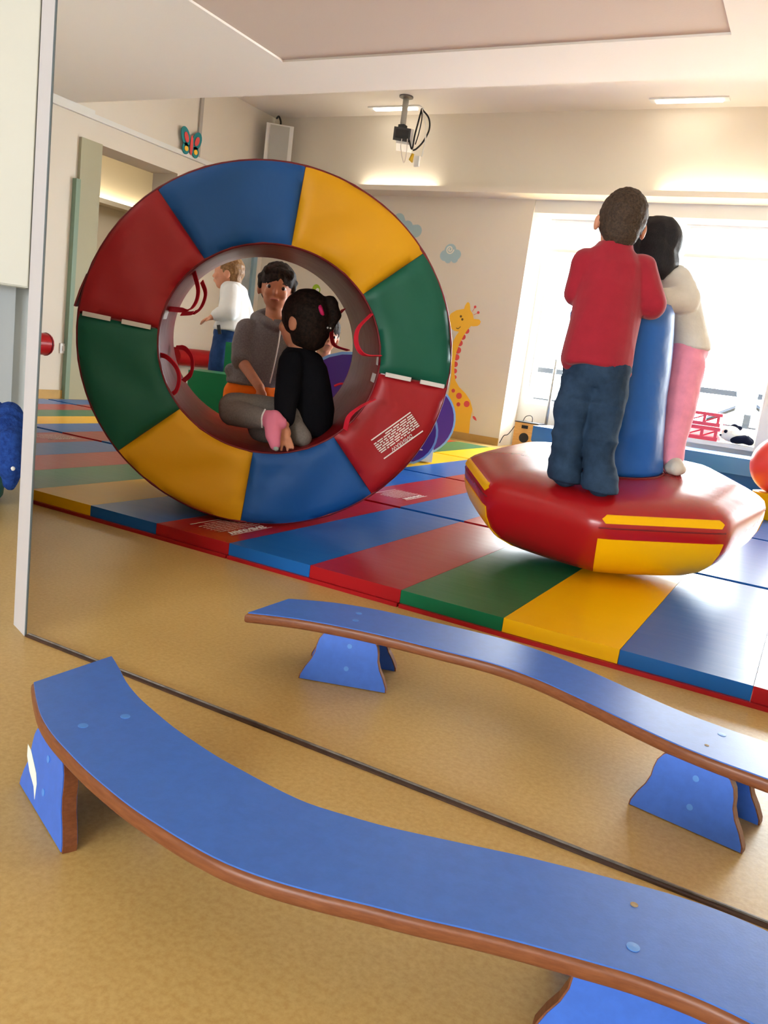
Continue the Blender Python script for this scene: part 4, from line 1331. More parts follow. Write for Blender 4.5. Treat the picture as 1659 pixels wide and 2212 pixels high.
put('hair', soft([('e', hc + hax.col[2] * 0.034 - hax.col[1] * 0.014, (0.081, 0.092, 0.082), hax),
                  ('e', hc - hax.col[1] * 0.045 - hax.col[2] * 0.010, (0.070, 0.052, 0.068), hax),
                  ('c', [hc + hax.col[0] * 0.050 + hax.col[1] * 0.046 + hax.col[2] * 0.066, hc + hax.col[1] * 0.062 + hax.col[2] * 0.066, hc - hax.col[0] * 0.050 + hax.col[1] * 0.046 + hax.col[2] * 0.060], [0.018, 0.016, 0.020]),
                  ('c', [hc + hax.col[0] * 0.074 + hax.col[2] * 0.035, hc + hax.col[0] * 0.074 + hax.col[1] * 0.012 - hax.col[2] * 0.004], [0.018, 0.009]),
                  ('c', [hc - hax.col[0] * 0.074 + hax.col[2] * 0.035, hc - hax.col[0] * 0.074 + hax.col[1] * 0.012 - hax.col[2] * 0.004], [0.018, 0.009])],
                 0.0045, 1, 0.007, 46, (1, 1, 0.3), 7.0), HAIR_D, kid)

# ---- child in black sitting inside the ring
kid = thing('person', 'child with ponytail in black jumper and grey leggings sitting inside the foam ring', 'child', (-1.6136, 2.4511, 0.3182))
hc = Vector((-1.7031, 2.4961, 0.7528))
hax = frame_axes(-RIGHT * 0.92 + FWD * 0.42, Vector((0.0, 0, 1)))
body = head_prims(hc, hax, 1.0)
body += [('c', [(-1.7020, 2.4894, 0.7179), (-1.6959, 2.4886, 0.6444)], [0.040, 0.042]),
         ('c', [(-1.6830, 2.4966, 0.5966), (-1.6375, 2.4941, 0.4183)], [0.065, 0.085]),
         ('c', [(-1.6827, 2.4186, 0.6054), (-1.6419, 2.3445, 0.4788), (-1.5963, 2.2944, 0.4006)], [0.033, 0.028, 0.019]),
         ('c', [(-1.6977, 2.5714, 0.6075), (-1.7578, 2.5843, 0.4886), (-1.8084, 2.5458, 0.4285)], [0.033, 0.026, 0.019]),
         ('c', [(-1.6452, 2.4653, 0.4088), (-1.8463, 2.3191, 0.4210)], [0.055, 0.044]),
         ('c', [(-1.8380, 2.3101, 0.4122), (-1.6480, 2.2579, 0.4074)], [0.038, 0.025]),
         ('c', [(-1.6978, 2.5474, 0.3835), (-1.9046, 2.5166, 0.4148), (-1.7740, 2.3981, 0.3480), (-1.6150, 2.3757, 0.3433)], [0.052, 0.042, 0.034, 0.026]),
         ('c', [(-1.6360, 2.2523, 0.4060), (-1.5958, 2.2500, 0.4057), (-1.5685, 2.2145, 0.3330)], [0.022, 0.022, 0.016])]
body += hand_prims((-1.5933, 2.2887, 0.3933), Vector((-1.5618, 2.2579, 0.3327)) - Vector((-1.5933, 2.2887, 0.3933)), -FWD + RIGHT * 0.1, 0.95, 0.12, 1, 2.0)
body += hand_prims((-1.8084, 2.5458, 0.4285), -RIGHT, (0, 0, 1), 0.9, 0.3, 1)
put('body', soft(body, 0.0045, 2), SKIN, kid)
put('jumper', soft([('l', [((-1.6985, 2.4899, 0.6574), 0.046, 0.046), ((-1.6916, 2.4895, 0.6383), 0.066, 0.058), ((-1.6814, 2.4931, 0.6033), 0.086, 0.075), ((-1.6638, 2.4987, 0.5324), 0.093, 0.088), ((-1.6440, 2.4990, 0.4578), 0.097, 0.094), ((-1.6342, 2.4923, 0.4019), 0.092, 0.090), ((-1.6280, 2.4801, 0.3557), 0.076, 0.078)], RIGHT, FWD),
                    ('c', [(-1.6821, 2.4240, 0.6026), (-1.6398, 2.3520, 0.4824), (-1.6063, 2.3104, 0.4197)], [0.046, 0.042, 0.034]),
                    ('c', [(-1.6858, 2.5540, 0.6045), (-1.7521, 2.5759, 0.4891), (-1.7887, 2.5465, 0.4383)], [0.046, 0.040, 0.032])],
                   0.0065, 4, 0.004, 12, (1, 1, 0.6), 15.0), CL_BLACK, kid)
put('leggings', soft([('e', (-1.6480, 2.4910, 0.3744), (0.085, 0.085, 0.055)),
                      ('c', [(-1.6478, 2.4535, 0.4135), (-1.7646, 2.3732, 0.4247), (-1.8476, 2.3198, 0.4275)], [0.062, 0.054, 0.046]),
                      ('c', [(-1.8339, 2.3110, 0.4063), (-1.7332, 2.2822, 0.4044), (-1.6537, 2.2605, 0.4065)], [0.047, 0.040, 0.033]),
                      ('c', [(-1.7053, 2.5433, 0.3824), (-1.8932, 2.5106, 0.4128), (-1.7746, 2.3984, 0.3513), (-1.6287, 2.3806, 0.3460)], [0.058, 0.046, 0.040, 0.036]),
                      ('c', [(-1.6161, 2.3853, 0.3921), (-1.5737, 2.3764, 0.3548)], [0.030, 0.034])],
                     0.0065, 3, 0.004, 14, (1, 1, 1), 18.0), CL_GREY2, kid)
put('sock', soft([('c', [(-1.6492, 2.2595, 0.4072), (-1.6090, 2.2508, 0.4147), (-1.5844, 2.2555, 0.4043)], [0.030, 0.030, 0.022]),
                  ('c', [(-1.6066, 2.2441, 0.4042), (-1.5799, 2.2147, 0.3621), (-1.5627, 2.2063, 0.3342)], [0.031, 0.025, 0.017])], 0.0055, 3, 0.002, 40), CL_SOCK, kid)
bm = bmesh.new(); bm_ball(bm, (-1.5559, 2.2035, 0.3261), (0.014, 0.010, 0.009), frame_axes(RIGHT * 0.8 - Vector((0, 0, 0.4))), 12, 8); P_('sock_toe', bm, mat('mint_sock_toe', (170, 186, 176), 0.9, 0.1), kid, True)
bm = bmesh.new(); bm_tube(bm, smooth_path([(-1.6412, 2.2402, 0.4428), (-1.6416, 2.2268, 0.4178), (-1.6414, 2.2327, 0.3803)], 4), 0.003, 6); P_('cuff_trim', bm, CL_WHITE, kid, True)
put('hair', soft([('e', hc + hax.col[2] * 0.020 - hax.col[1] * 0.014, (0.084, 0.092, 0.094), hax),
                  ('e', hc - hax.col[1] * 0.040 - hax.col[2] * 0.026, (0.078, 0.060, 0.076), hax),
                  ('e', hc - hax.col[1] * 0.020 - hax.col[2] * 0.050, (0.072, 0.045, 0.05), hax),
                  ('c', [(-1.6518, 2.5192, 0.7923), (-1.6196, 2.5305, 0.8223), (-1.5980, 2.5346, 0.7889), (-1.5977, 2.5237, 0.7359)], [0.026, 0.030, 0.026, 0.008])],
                 0.005, 2, 0.0045, 34, (0.25, 0.25, 1), 3.0), HAIR_D, kid)
bm = bmesh.new(); bm_lathe(bm, [(0.010, -0.008), (0.019, -0.006), (0.021, 0.0), (0.019, 0.006), (0.010, 0.008)], (-1.6142, 2.4728, 0.7952), 16, RIGHT + Vector((0, 0, 0.5))); P_('hair_tie', bm, mat('hot_pink_band', (214, 40, 110), 0.6, 0.3), kid, True)
for q in ((-1.5925, 2.4929, 0.7400), (-1.5836, 2.4974, 0.7396)):
    bm = bmesh.new(); bm_ball(bm, q, 0.0035, None, 8, 6); P_('bead', bm, WHITE, kid, True)

# ---- child in white walking past in the background
kid = thing('person', 'child in white top and blue jeans walking past beyond the ring', 'child', (-3.28, 4.05, 0.048))
hc = Vector((-3.3680, 4.0709, 1.0497))
hax = frame_axes(-RIGHT * 0.95 - FWD * 0.1, Vector((-0.12, -0.05, 1)))
body = head_prims(hc, hax, 1.0)
l1 = Vector((-3.2700, 3.9473, 0.4909)); l2 = Vector((-3.2731, 4.0381, 0.4955))
body += [('c', [(-3.3402, 4.0801, 1.0253), (-3.3193, 4.0771, 0.9599)], [0.040, 0.042]), ('c', [(-3.3057, 4.0780, 0.9305), (-3.2785, 4.0480, 0.7208)], [0.07, 0.08]),
         ('c', [(-3.2768, 4.0144, 0.9382), (-3.2303, 3.9565, 0.8205), (-3.2947, 3.8911, 0.7753)], [0.034, 0.028, 0.019]),
         ('c', [(-3.3352, 4.1577, 0.9470), (-3.2884, 4.1805, 0.8319), (-3.2796, 4.1395, 0.7235)], [0.034, 0.028, 0.019]),
         ('c', [(-3.2800, 4.0034, 0.6748), l1, (l1.x - 0.02, l1.y, 0.09)], [0.058, 0.045, 0.030]), ('c', [(-3.2898, 4.0679, 0.6794), l2, (l2.x + 0.05, l2.y, 0.09)], [0.058, 0.045, 0.030]),
         ('c', [(l1.x - 0.02, l1.y, 0.076), (l1.x - 0.08, l1.y - 0.03, 0.070)], [0.028, 0.022]), ('c', [(l2.x + 0.05, l2.y, 0.076), (l2.x - 0.01, l2.y - 0.03, 0.070)], [0.028, 0.022])]
body += hand_prims((-3.2947, 3.8911, 0.7753), -RIGHT - Vector((0, 0, 0.5)), Vector((0, 0, 1)), 0.95, 0.5, -1)
body += hand_prims((-3.2796, 4.1395, 0.7235), -Vector((0, 0, 1)), RIGHT, 0.9, 0.3, 1)
put('body', soft(body, 0.006, 2), SKIN, kid)
put('top', soft([('l', [((-3.3296, 4.0799, 0.9983), 0.05, 0.05), ((-3.3179, 4.0791, 0.9658), 0.075, 0.09), ((-3.2973, 4.0736, 0.8890), 0.084, 0.105), ((-3.2848, 4.0566, 0.7768), 0.090, 0.11), ((-3.2846, 4.0307, 0.7074), 0.096, 0.115)], RIGHT, FWD),
                 ('c', [(-3.2757, 4.0138, 0.9328), (-3.2336, 3.9605, 0.8207), (-3.2877, 3.9025, 0.7853)], [0.054, 0.052, 0.034]),
                 ('c', [(-3.3340, 4.1571, 0.9414), (-3.2788, 4.1734, 0.8291), (-3.2810, 4.1429, 0.7435)], [0.052, 0.046, 0.034])],
                0.0075, 3, 0.008, 11, (1, 1, 0.7), 21.0), CL_WHITE, kid)
put('jeans', soft([('e', (-3.2801, 4.0284, 0.6853), (0.090, 0.10, 0.07)), ('c', [(-3.2843, 3.9952, 0.6459), l1, (l1.x - 0.02, l1.y, 0.12)], [0.072, 0.060, 0.048]), ('c', [(-3.2791, 4.0677, 0.6522), l2, (l2.x + 0.05, l2.y, 0.12)], [0.072, 0.058, 0.048])],
                  0.0075, 3, 0.006, 12, (1, 1, 0.8), 22.0), CL_JEAN2, kid)
put('hair', soft([('e', hc + hax.col[2] * 0.024 - hax.col[1] * 0.020, (0.080, 0.086, 0.088), hax), ('e', hc - hax.col[1] * 0.045 - hax.col[2] * 0.02, (0.066, 0.046, 0.06), hax)], 0.006, 2, 0.006, 40, (1, 1, 1), 2.0), HAIR_L, kid)
bm = bmesh.new(); bm_strap(bm, [(-3.2384, 3.8763, 0.7303), (-3.2272, 3.8708, 0.7038), (-3.2204, 3.8746, 0.6778)], RIGHT, 0.020, 0.004); P_('belt_tag', bm, DARK, kid)

# ---- child crouching behind the purple foam arch
kid = thing('person', 'crouching child whose face shows behind the seated child near the purple arch', 'child', (-2.66, 4.27, 0.048))
hc = Vector((-2.6440, 4.1280, 0.7510))
hax = frame_axes(RIGHT * 0.35 - FWD * 0.9, Vector((0.2, 0, 1)))
body = head_prims(hc, hax, 1.02)
bx_, by_ = hc.x - 0.02, hc.y
body += [('c', [hc - Vector((0, 0, 0.05)), (bx_, by_ + 0.01, 0.52)], [0.04, 0.045]), ('c', [(bx_, by_, 0.46), (bx_ - 0.02, by_ + 0.02, 0.18)], [0.07, 0.085]),
         ('c', [(bx_ + 0.03, by_ - 0.04, 0.16), (bx_ + 0.16, by_ - 0.05, 0.30), (bx_ + 0.10, by_ - 0.02, 0.09)], [0.055, 0.045, 0.030]),
         ('c', [(bx_ - 0.05, by_ + 0.05, 0.16), (bx_ + 0.10, by_ + 0.10, 0.30), (bx_ + 0.05, by_ + 0.10, 0.09)], [0.055, 0.045, 0.030]),
         ('c', [(bx_ + 0.06, by_ - 0.07, 0.46), (bx_ + 0.12, by_ - 0.10, 0.33), (bx_ + 0.18, by_ - 0.06, 0.26)], [0.033, 0.028, 0.020])]
body += hand_prims((bx_ + 0.18, by_ - 0.06, 0.26), RIGHT, (0, 0, 1), 0.9, 0.3, 1)
put('body', soft(body, 0.006, 2), SKIN_D, kid)
face_parts(hc, hax, kid, 1.02)
put('shirt', soft([('l', [((bx_, by_, 0.545), 0.05, 0.05), ((bx_, by_, 0.52), 0.10, 0.07), ((bx_, by_, 0.44), 0.115, 0.085), ((bx_ - 0.01, by_, 0.28), 0.11, 0.09), ((bx_ - 0.02, by_ + 0.01, 0.14), 0.11, 0.09)], RIGHT, FWD),
                  ('c', [(bx_ + 0.06, by_ - 0.07, 0.46), (bx_ + 0.12, by_ - 0.10, 0.33)], [0.045, 0.038])], 0.008, 3, 0.005, 12, (1, 1, 0.6), 31.0), CL_CREAM, kid)
put('trousers', soft([('c', [(bx_ + 0.03, by_ - 0.04, 0.16), (bx_ + 0.16, by_ - 0.05, 0.30), (bx_ + 0.10, by_ - 0.02, 0.12)], [0.068, 0.058, 0.044]),
                      ('c', [(bx_ - 0.05, by_ + 0.05, 0.16), (bx_ + 0.10, by_ + 0.10, 0.30), (bx_ + 0.05, by_ + 0.10, 0.12)], [0.068, 0.058, 0.044])], 0.008, 3), CL_JEAN2, kid)
put('hair', soft([('e', hc + hax.col[2] * 0.034 - hax.col[1] * 0.014, (0.082, 0.092, 0.084), hax), ('e', hc - hax.col[1] * 0.045 - hax.col[2] * 0.01, (0.068, 0.05, 0.064), hax)], 0.006, 2, 0.004, 40, (1, 1, 1), 2.0), HAIR_D, kid)

# ================================================================== FOAM PLAY BLOCKS
def foam_d(name, parent, o, ax, ay, az, r, t, a0_, a1_, m_face, m_rim, rimw=0.05):
    """a half-disc foam slab: coloured faces with a lighter rim"""
    def arc(rr):
        return [(rr * math.cos(a0_ + (a1_ - a0_) * i / 28), rr * math.sin(a0_ + (a1_ - a0_) * i / 28)) for i in range(29)]
    bm = bmesh.new()
    bm_prism(bm, arc(r), o, ax, ay, az, 0.0, t)
    rim = P_(name, bm, m_rim, parent, 40, 0.014, 3)
    for off in (-0.0015, t - 0.0005):
        bm = bmesh.new()
        bm_prism(bm, arc(r - 0.014), o, ax, ay, az, off, off + 0.002)
        P_('face_panel', bm, m_face, rim)
    return rim


# rocker: two half discs joined by a white seat, right of the ring
t = thing('foam_rocker', 'purple and light blue foam rocker with white seat between ring and spinner', 'foam rocker', (-2.05, 4.75, 0.048))
ax_, ay_ = Vector((0.80, 0.60, 0)), Vector((0, 0, 1))
az_ = Vector((-0.60, 0.80, 0))
foam_d('side', t, (-2.20, 4.45, 0.24), ax_, ay_, az_, 0.20, 0.16, -1.2, math.pi + 1.2, PURPLE, LBLUE)
foam_d('side', t, (-2.44, 5.12, 0.285), ax_, ay_, az_, 0.255, 0.16, -1.15, math.pi + 0.6, PURPLE, LBLUE)
bm = bmesh.new()
bm_prism(bm, [(-0.20, -0.15), (0.22, -0.15), (0.22, -0.02), (0.10, -0.05), (-0.02, 0.0), (-0.20, 0.10)], (-2.20, 4.45, 0.205), ax_, ay_, az_, 0.16, 0.62)
P_('seat', bm, WVINYL, t, 40, 0.015, 2)
bm = bmesh.new()
bm_tube(bm, [Vector((-2.20, 4.45, 0.22)) + ax_ * 0.01 - ay_ * 0.06 - az_ * 0.002 + ax_ * dx + ay_ * dy for dx, dy in ((0.06, 0.02), (0.10, 0.02), (0.075, -0.01), (0.075, -0.015), (0.105, -0.015))], 0.004, 6)
P_('logo_mark', bm, PRINT, t)
# arch seen through the ring
t = thing('foam_arch', 'purple foam arch with light blue rim and white eyelash marks inside the ring view', 'foam arch', (-2.12, 3.78, 0.048))
oo = Vector((-2.1217, 3.6071, 0.4233)); oo.z = 0.362
foam_d('body', t, oo, RIGHT, Vector((0, 0, 1)), FWD, 0.313, 0.30, 0, 2 * math.pi * 0.9999, PURPLE, LBLUE)
for p0, p1 in (((-2.1837, 3.6011, 0.6564), (-2.1559, 3.6128, 0.6439)), ((-2.1852, 3.5954, 0.6326), (-2.1527, 3.6111, 0.6279)), ((-2.1675, 3.5927, 0.5764), (-2.1423, 3.6079, 0.5871))):
    bm = bmesh.new(); bm_tube(bm, [p0, p1], [0.001, 0.006], 6); P_('eyelash_mark', bm, PRINT, t)
bm = bmesh.new(); bm_tube(bm, smooth_path([(-2.1967, 3.5601, 0.4921), (-2.1725, 3.5758, 0.5074), (-2.1413, 3.5922, 0.5095)], 4), 0.006, 6); P_('mouth_mark', bm, WEB_RED, t)

# green foam steps
t = thing('foam_steps', 'green foam steps behind the ring beside the child in grey', 'foam steps', (-2.85, 3.55, 0.048))
def obox(name, m, o, ax, ay, lx, ly, z0, z1, parent, bevel=0.02):
    bm = bmesh.new()
    bm_prism(bm, [(0, 0), (lx, 0), (lx, ly), (0, ly)], (o[0], o[1], 0), ax, ay, (0, 0, 1), z0, z1)
    return P_(name, bm, m, parent, 40, bevel, 3)
V_GRNF = mat('bright_green_foam', (10, 124, 74), 0.4, 0.4, bump=0.12, bscale=12)
o1 = Vector((-2.9242, 3.2954, 0.3521)); o2 = Vector((-2.9617, 3.6197, 0.3551))
obox('lower_step', V_GRNF, o1, RIGHT, FWD, 0.50, 0.30, 0.048, 0.475, t)
obox('upper_step', V_GRNF, o2, RIGHT, FWD, 0.44, 0.30, 0.048, 0.64, t)
t = thing('foam_wedge', 'yellow foam wedge corner showing beside the green steps', 'foam wedge', (-3.15, 4.15, 0.048))
o3 = Vector((-3.2756, 3.8744, 0.3200))
bm = bmesh.new()
bm_prism(bm, [(0, 0.048), (0.55, 0.048), (0.55, 0.62), (0.02, 0.44)], (o3.x, o3.y, 0), RIGHT, (0, 0, 1), FWD, 0.0, 0.05)
P_('body', bm, V_YEL, t, 40, 0.012, 2)

# long blue foam block under the window
t = thing('foam_block', 'long pale blue foam crash mat lying below the window', 'crash mat', (-0.9, 6.85, 0))
box('lower_layer', V_BLUE, -2.1, 0.3, 6.62, 7.02, 0.0, 0.15, t, 0.02, 3, 40)
box('upper_layer', mat('sky_blue_vinyl', (52, 120, 190), 0.3, 0.5, bump=0.1, bscale=12), -2.1, 0.3, 6.60, 7.04, 0.15, 0.275, t, 0.02, 3, 40)

# ball
bm = bmesh.new(); bm_ball(bm, (-0.1579, 5.1129, 0.3549), 0.165, None, 40, 24)
bo = P_('play_ball', bm, BALL, None, True, origin=(-0.1579, 5.1129, 0.3549))
tag(bo, 'large coral red ball cut by the right edge of the picture', 'ball')
t = thing('ball_stand', 'yellow foam cylinder carrying the red ball at the right edge', 'foam cylinder', (-0.17, 5.09, 0.0))
bm = bmesh.new(); c5 = Vector((-0.1579, 5.1129, 0.3549)); bm_lathe(bm, [(0, 0.048), (0.11, 0.048), (0.12, 0.06), (0.12, c5.z - 0.165 + 0.004), (0.10, c5.z - 0.157), (0.0, c5.z - 0.163)], (c5.x, c5.y, 0), 28); P_('body', bm, V_YEL, t, 50)

# ------------------------------------------------------------------ things by the window
t = thing('storage_crate', 'stacked pink-red plastic basket on the window shelf', 'basket', (-0.86, 7.45, 0.335))
for z in (0.335, 0.455):
    for (nm, x0, x1, y0, y1, z0, z1) in (('rim', -1.02, -0.74, 7.36, 7.60, z + 0.085, z + 0.112), ('base', -1.01, -0.75, 7.37, 7.59, z, z + 0.03)):
        bm = bmesh.new(); bm_box(bm, x0, x1, y0, y1, z0, z1); P_(nm, bm, CRATE, t, 40, 0.006)
    for x in (-1.0, -0.88, -0.77):
        bm = bmesh.new(); bm_box(bm, x - 0.012, x + 0.012, 7.365, 7.385, z + 0.03, z + 0.085); P_('post', bm, CRATE, t)
    for (xa, xb) in ((-1.0, -0.88), (-0.88, -0.77)):
        bm = bmesh.new(); bm_tube(bm, [(xa, 7.372, z + 0.03), (xb, 7.372, z + 0.085)], 0.007, 6); P_('brace', bm, CRATE, t)
t = thing('panda_toy', 'black and white toy panda lying on the window shelf beside the pink basket', 'soft toy', (-0.60, 7.42, 0.335))
me = soft([('e', (-0.655, 7.40, 0.415), (0.075, 0.07, 0.066)), ('e', (-0.700, 7.37, 0.395), (0.034, 0.03, 0.028)), ('e', (-0.60, 7.43, 0.395), (0.08, 0.07, 0.058))], 0.007, 3)
put('body', me, PLUSHW, t)
for nm, c, r in (('ear', (-0.640, 7.42, 0.480), (0.030, 0.018, 0.022)), ('ear', (-0.61, 7.46, 0.470), (0.030, 0.018, 0.022)), ('eye_patch', (-0.692, 7.342, 0.432), (0.016, 0.010, 0.015)), ('nose', (-0.728, 7.352, 0.396), (0.010, 0.008, 0.008))):
    bm = bmesh.new(); bm_ball(bm, c, r, None, 14, 10); P_(nm, bm, PLUSHB, t, True)
me = soft([('c', [(-0.62, 7.36, 0.372), (-0.54, 7.35, 0.388), (-0.50, 7.38, 0.368)], [0.030, 0.036, 0.026])], 0.006, 2); put('paw', me, PLUSHB, t)
me = soft([('c', [(-0.56, 7.46, 0.40), (-0.50, 7.46, 0.37)], [0.036, 0.030])], 0.006, 2); put('paw', me, PLUSHB, t)
# white rabbit figures on the outer sill
for i, x in enumerate((-0.77, -0.63, -0.53)):
    me = soft([('e', (x, 7.62, 0.362), (0.030, 0.026, 0.026)), ('e', (x - 0.012, 7.61, 0.402), (0.022, 0.020, 0.020)), ('c', [(x - 0.016, 7.61, 0.418), (x - 0.024, 7.61, 0.446)], [0.007, 0.006]), ('c', [(x - 0.004, 7.61, 0.418), (x + 0.004, 7.61, 0.446)], [0.007, 0.006])], 0.005, 2)
    o = put('rabbit_figure', me, WHITE, None, (x, 7.62, 0.335))
    tag(o, ['white rabbit figure beside the pink basket on the window shelf', 'white rabbit figure in the middle of the window shelf', 'white rabbit figure at the right end of the window shelf'][i], 'figurine', 'white rabbits on the window shelf')
# wooden speaker box, amplifier, stand
t = thing('wooden_box', 'light wooden loudspeaker box on the floor below the window', 'loudspeaker', (-2.37, 7.42, 0))
box('body', WOODL, -2.50, -2.28, 7.30, 7.52, 0, 0.245, t, 0.006)
box('top_panel', DGREY, -2.505, -2.275, 7.30, 7.52, 0.246, 0.256, t, 0.002)
box('badge', DARK, -2.43, -2.37, 7.294, 7.30, 0.195, 0.225, t)
bm = bmesh.new(); bm_lathe(bm, [(0, 0), (0.045, 0), (0.045, 0.006), (0.02, 0.008), (0, 0.004)], (-2.395, 7.30, 0.11), 20, (0, -1, 0)); P_('driver', bm, DARK, t, 40)
t = thing('amplifier', 'row of black and blue music equipment next to the wooden loudspeaker', 'amplifier', (-2.12, 7.42, 0))
box('body', mat('navy_case', (48, 66, 96), 0.5, 0.4), -2.27, -1.99, 7.32, 7.54, 0, 0.235, t, 0.006)
for x in (-2.245, -2.10):
    box('front_panel', DARK, x + 0.03, x + 0.10, 7.312, 7.32, 0.02, 0.225, t)
box('flap', WHITE, -2.22, -2.06, 7.34, 7.46, 0.2355, 0.246, t, 0.003)
t = thing('blue_storage_box', 'bright blue storage box behind the boy in the red jumper', 'box', (-1.86, 7.42, 0))
box('body', V_BLUE, -1.98, -1.74, 7.32, 7.54, 0, 0.225, t, 0.01)
box('lid', V_POST, -1.985, -1.735, 7.315, 7.545, 0.2255, 0.25, t, 0.006)
t = thing('pole_stand', 'thin metal pole stand rising behind the wooden loudspeaker', 'stand', (-2.28, 7.56, 0))
bm = bmesh.new(); bm_tube(bm, [(-2.29, 7.575, 0.004), (-2.29, 7.575, 0.86)], 0.014, 10); P_('pole', bm, STEEL, t, True)
box('base', DARK, -2.36, -2.22, 7.555, 7.60, 0, 0.02, t, 0.004)
bm = bmesh.new(); bm_tube(bm, [(-2.29, 7.575, 0.70), (-2.10, 7.575, 0.72), (-2.08, 7.575, 0.71)], 0.004, 6); P_('arm', bm, STEEL, t, True)
bm = bmesh.new(); bm_tube(bm, smooth_path([(-2.46, 7.40, 0.257), (-2.44, 7.40, 0.30), (-2.40, 7.40, 0.315), (-2.375, 7.40, 0.30), (-2.37, 7.40, 0.257)], 5), 0.004, 6)
tag(P_('cable_loop', bm, DGREY, None, True), 'grey cable looping up from the wooden loudspeaker', 'cable')
bm = bmesh.new(); bm_tube(bm, smooth_path([(-2.52, 7.36, 0.20), (-2.55, 7.30, 0.12), (-2.58, 7.27, 0.10), (-2.60, 7.24, 0.03)], 5), 0.004, 6)
tag(P_('power_cord', bm, DGREY, None, True), 'grey power cord with plug hanging at the foot of the giraffe wall', 'cable')

# timber railing outside
t = thing('garden_railing', 'grey-blue timber railing with crossed braces outside the window', 'railing', (0.2, 9.6, 0))
box('ground_strip', GROUND, -6, 5, 8.0, 14.0, -0.2, -0.125)
for z in (0.78, 0.42):
    box('rail', RAILW, -3.2, 2.0, 9.55, 9.61, z - 0.04, z + 0.02, t)
for x in (-2.0, -0.72, 0.6):
    box('post', RAILW, x - 0.035, x + 0.035, 9.54, 9.62, -0.12, 0.80, t)
    for s in (-1, 1):
        bm = bmesh.new(); bm_tube(bm, [(x, 9.58, 0.70), (x + s * 0.42, 9.58, 0.46)], 0.026, 4); P_('brace', bm, RAILW, t)
for o in list(C.objects):
    if o.name == 'ground_strip':
        o.name = 'ground'
        o['kind'] = 'structure'

# ------------------------------------------------------------------ wall stickers
def sticker(name, m, pts, parent, y=7.2435, t=0.0012):
    bm = bmesh.new()
    bm_prism(bm, [(p[0], p[2]) for p in pts], (0, y, 0), (1, 0, 0), (0, 0, 1), (0, -1, 0), 0.0, t)
    return P_(name, bm, m, parent)


def disc(name, m, c, r, parent, y=7.2435, t=0.0012, sq=1.0, n=22):
    return sticker(name, m, [(c[0] + r * math.cos(2 * math.pi * i / n), 0, c[2] + r * sq * math.sin(2 * math.pi * i / n)) for i in range(n)], parent, y, t)


PXM = 0.00432          # metres on the wall per picture pixel
t = thing('giraffe_sticker', 'yellow giraffe wall sticker with coral spots and mane', 'wall sticker', (-3.05, 7.24, 0.1))
gir = [(-3.2942, 7.2425, 1.1249), (-3.2748, 7.2425, 1.1598), (-3.2223, 7.2425, 1.1937), (-3.1476, 7.2425, 1.2125), (-3.1439, 7.2425, 1.2405), (-3.1284, 7.2425, 1.2709), (-3.1147, 7.2425, 1.2764), (-3.1001, 7.2425, 1.2659), (-3.0908, 7.2425, 1.2376), (-3.0862, 7.2425, 1.2089), (-3.0520, 7.2425, 1.1718), (-3.0372, 7.2425, 1.1294),
       (-3.0091, 7.2425, 1.1297), (-2.9802, 7.2425, 1.1294), (-2.9630, 7.2425, 1.1120), (-2.9698, 7.2425, 1.0845), (-2.9914, 7.2425, 1.0687), (-3.0305, 7.2425, 1.0621), (-3.0548, 7.2425, 1.0620), (-3.0884, 7.2425, 1.0185), (-3.1194, 7.2425, 0.9565), (-3.1484, 7.2425, 0.8795), (-3.1653, 7.2425, 0.8033), (-3.1678, 7.2425, 0.7134), (-3.1580, 7.2425, 0.6245), (-3.1331, 7.2425, 0.5447),
       (-3.0872, 7.2425, 0.4902), (-3.0132, 7.2425, 0.4396), (-2.9545, 7.2425, 0.3798), (-2.9177, 7.2425, 0.3021), (-2.9252, 7.2425, 0.1953), (-2.9142, 7.2425, 0.0221), (-3.1838, 7.2425, -0.0206), (-3.1894, 7.2425, 0.1255), (-3.1821, 7.2425, 0.2418), (-3.1865, 7.2425, 0.3787), (-3.1816, 7.2425, 0.5084), (-3.1866, 7.2425, 0.6211), (-3.2039, 7.2425, 0.7318), (-3.2186, 7.2425, 0.8424),
       (-3.2110, 7.2425, 0.9102), (-3.1934, 7.2425, 0.9566), (-3.1673, 7.2425, 0.9998), (-3.2171, 7.2425, 1.0024), (-3.2578, 7.2425, 1.0245), (-3.2821, 7.2425, 1.0741)]
sticker('body', D_YEL, gir, t)
for i, (c, r) in enumerate((((-3.0910, 7.2425, 1.0138), 36), ((-3.1192, 7.2425, 0.9551), 36), ((-3.1409, 7.2425, 0.8951), 38), ((-3.1500, 7.2425, 0.8273), 42), ((-3.1562, 7.2425, 0.7611), 40), ((-3.1591, 7.2425, 0.6949), 36), ((-3.1543, 7.2425, 0.6324), 32), ((-3.1452, 7.2425, 0.5749), 26))):
    disc('mane_scallop', D_RED, c, r * 0.1717 * PXM, t, 7.2442, 0.0006)
for c, r in (((-3.0741, 7.2425, 0.4067), 40), ((-2.9838, 7.2425, 0.3419), 40), ((-3.0681, 7.2425, 0.3265), 27), ((-3.1403, 7.2425, 0.4471), 25)):
    disc('spot', D_RED, c, r * 0.1717 * PXM, t, 7.2423, 0.0008)
for c in ((-3.1698, 7.2425, 1.1410), (-3.1509, 7.2425, 1.1148)):
    disc('eye', D_BRN, c, 15 * 0.1717 * PXM, t, 7.2423, 0.0008)
bm = bmesh.new(); bm_tube(bm, smooth_path([(-3.2002, 7.2425, 1.0314), (-3.1796, 7.2425, 1.0260), (-3.1583, 7.2425, 1.0472)], 4), 0.0035, 5); P_('smile', bm, D_BRN, t)
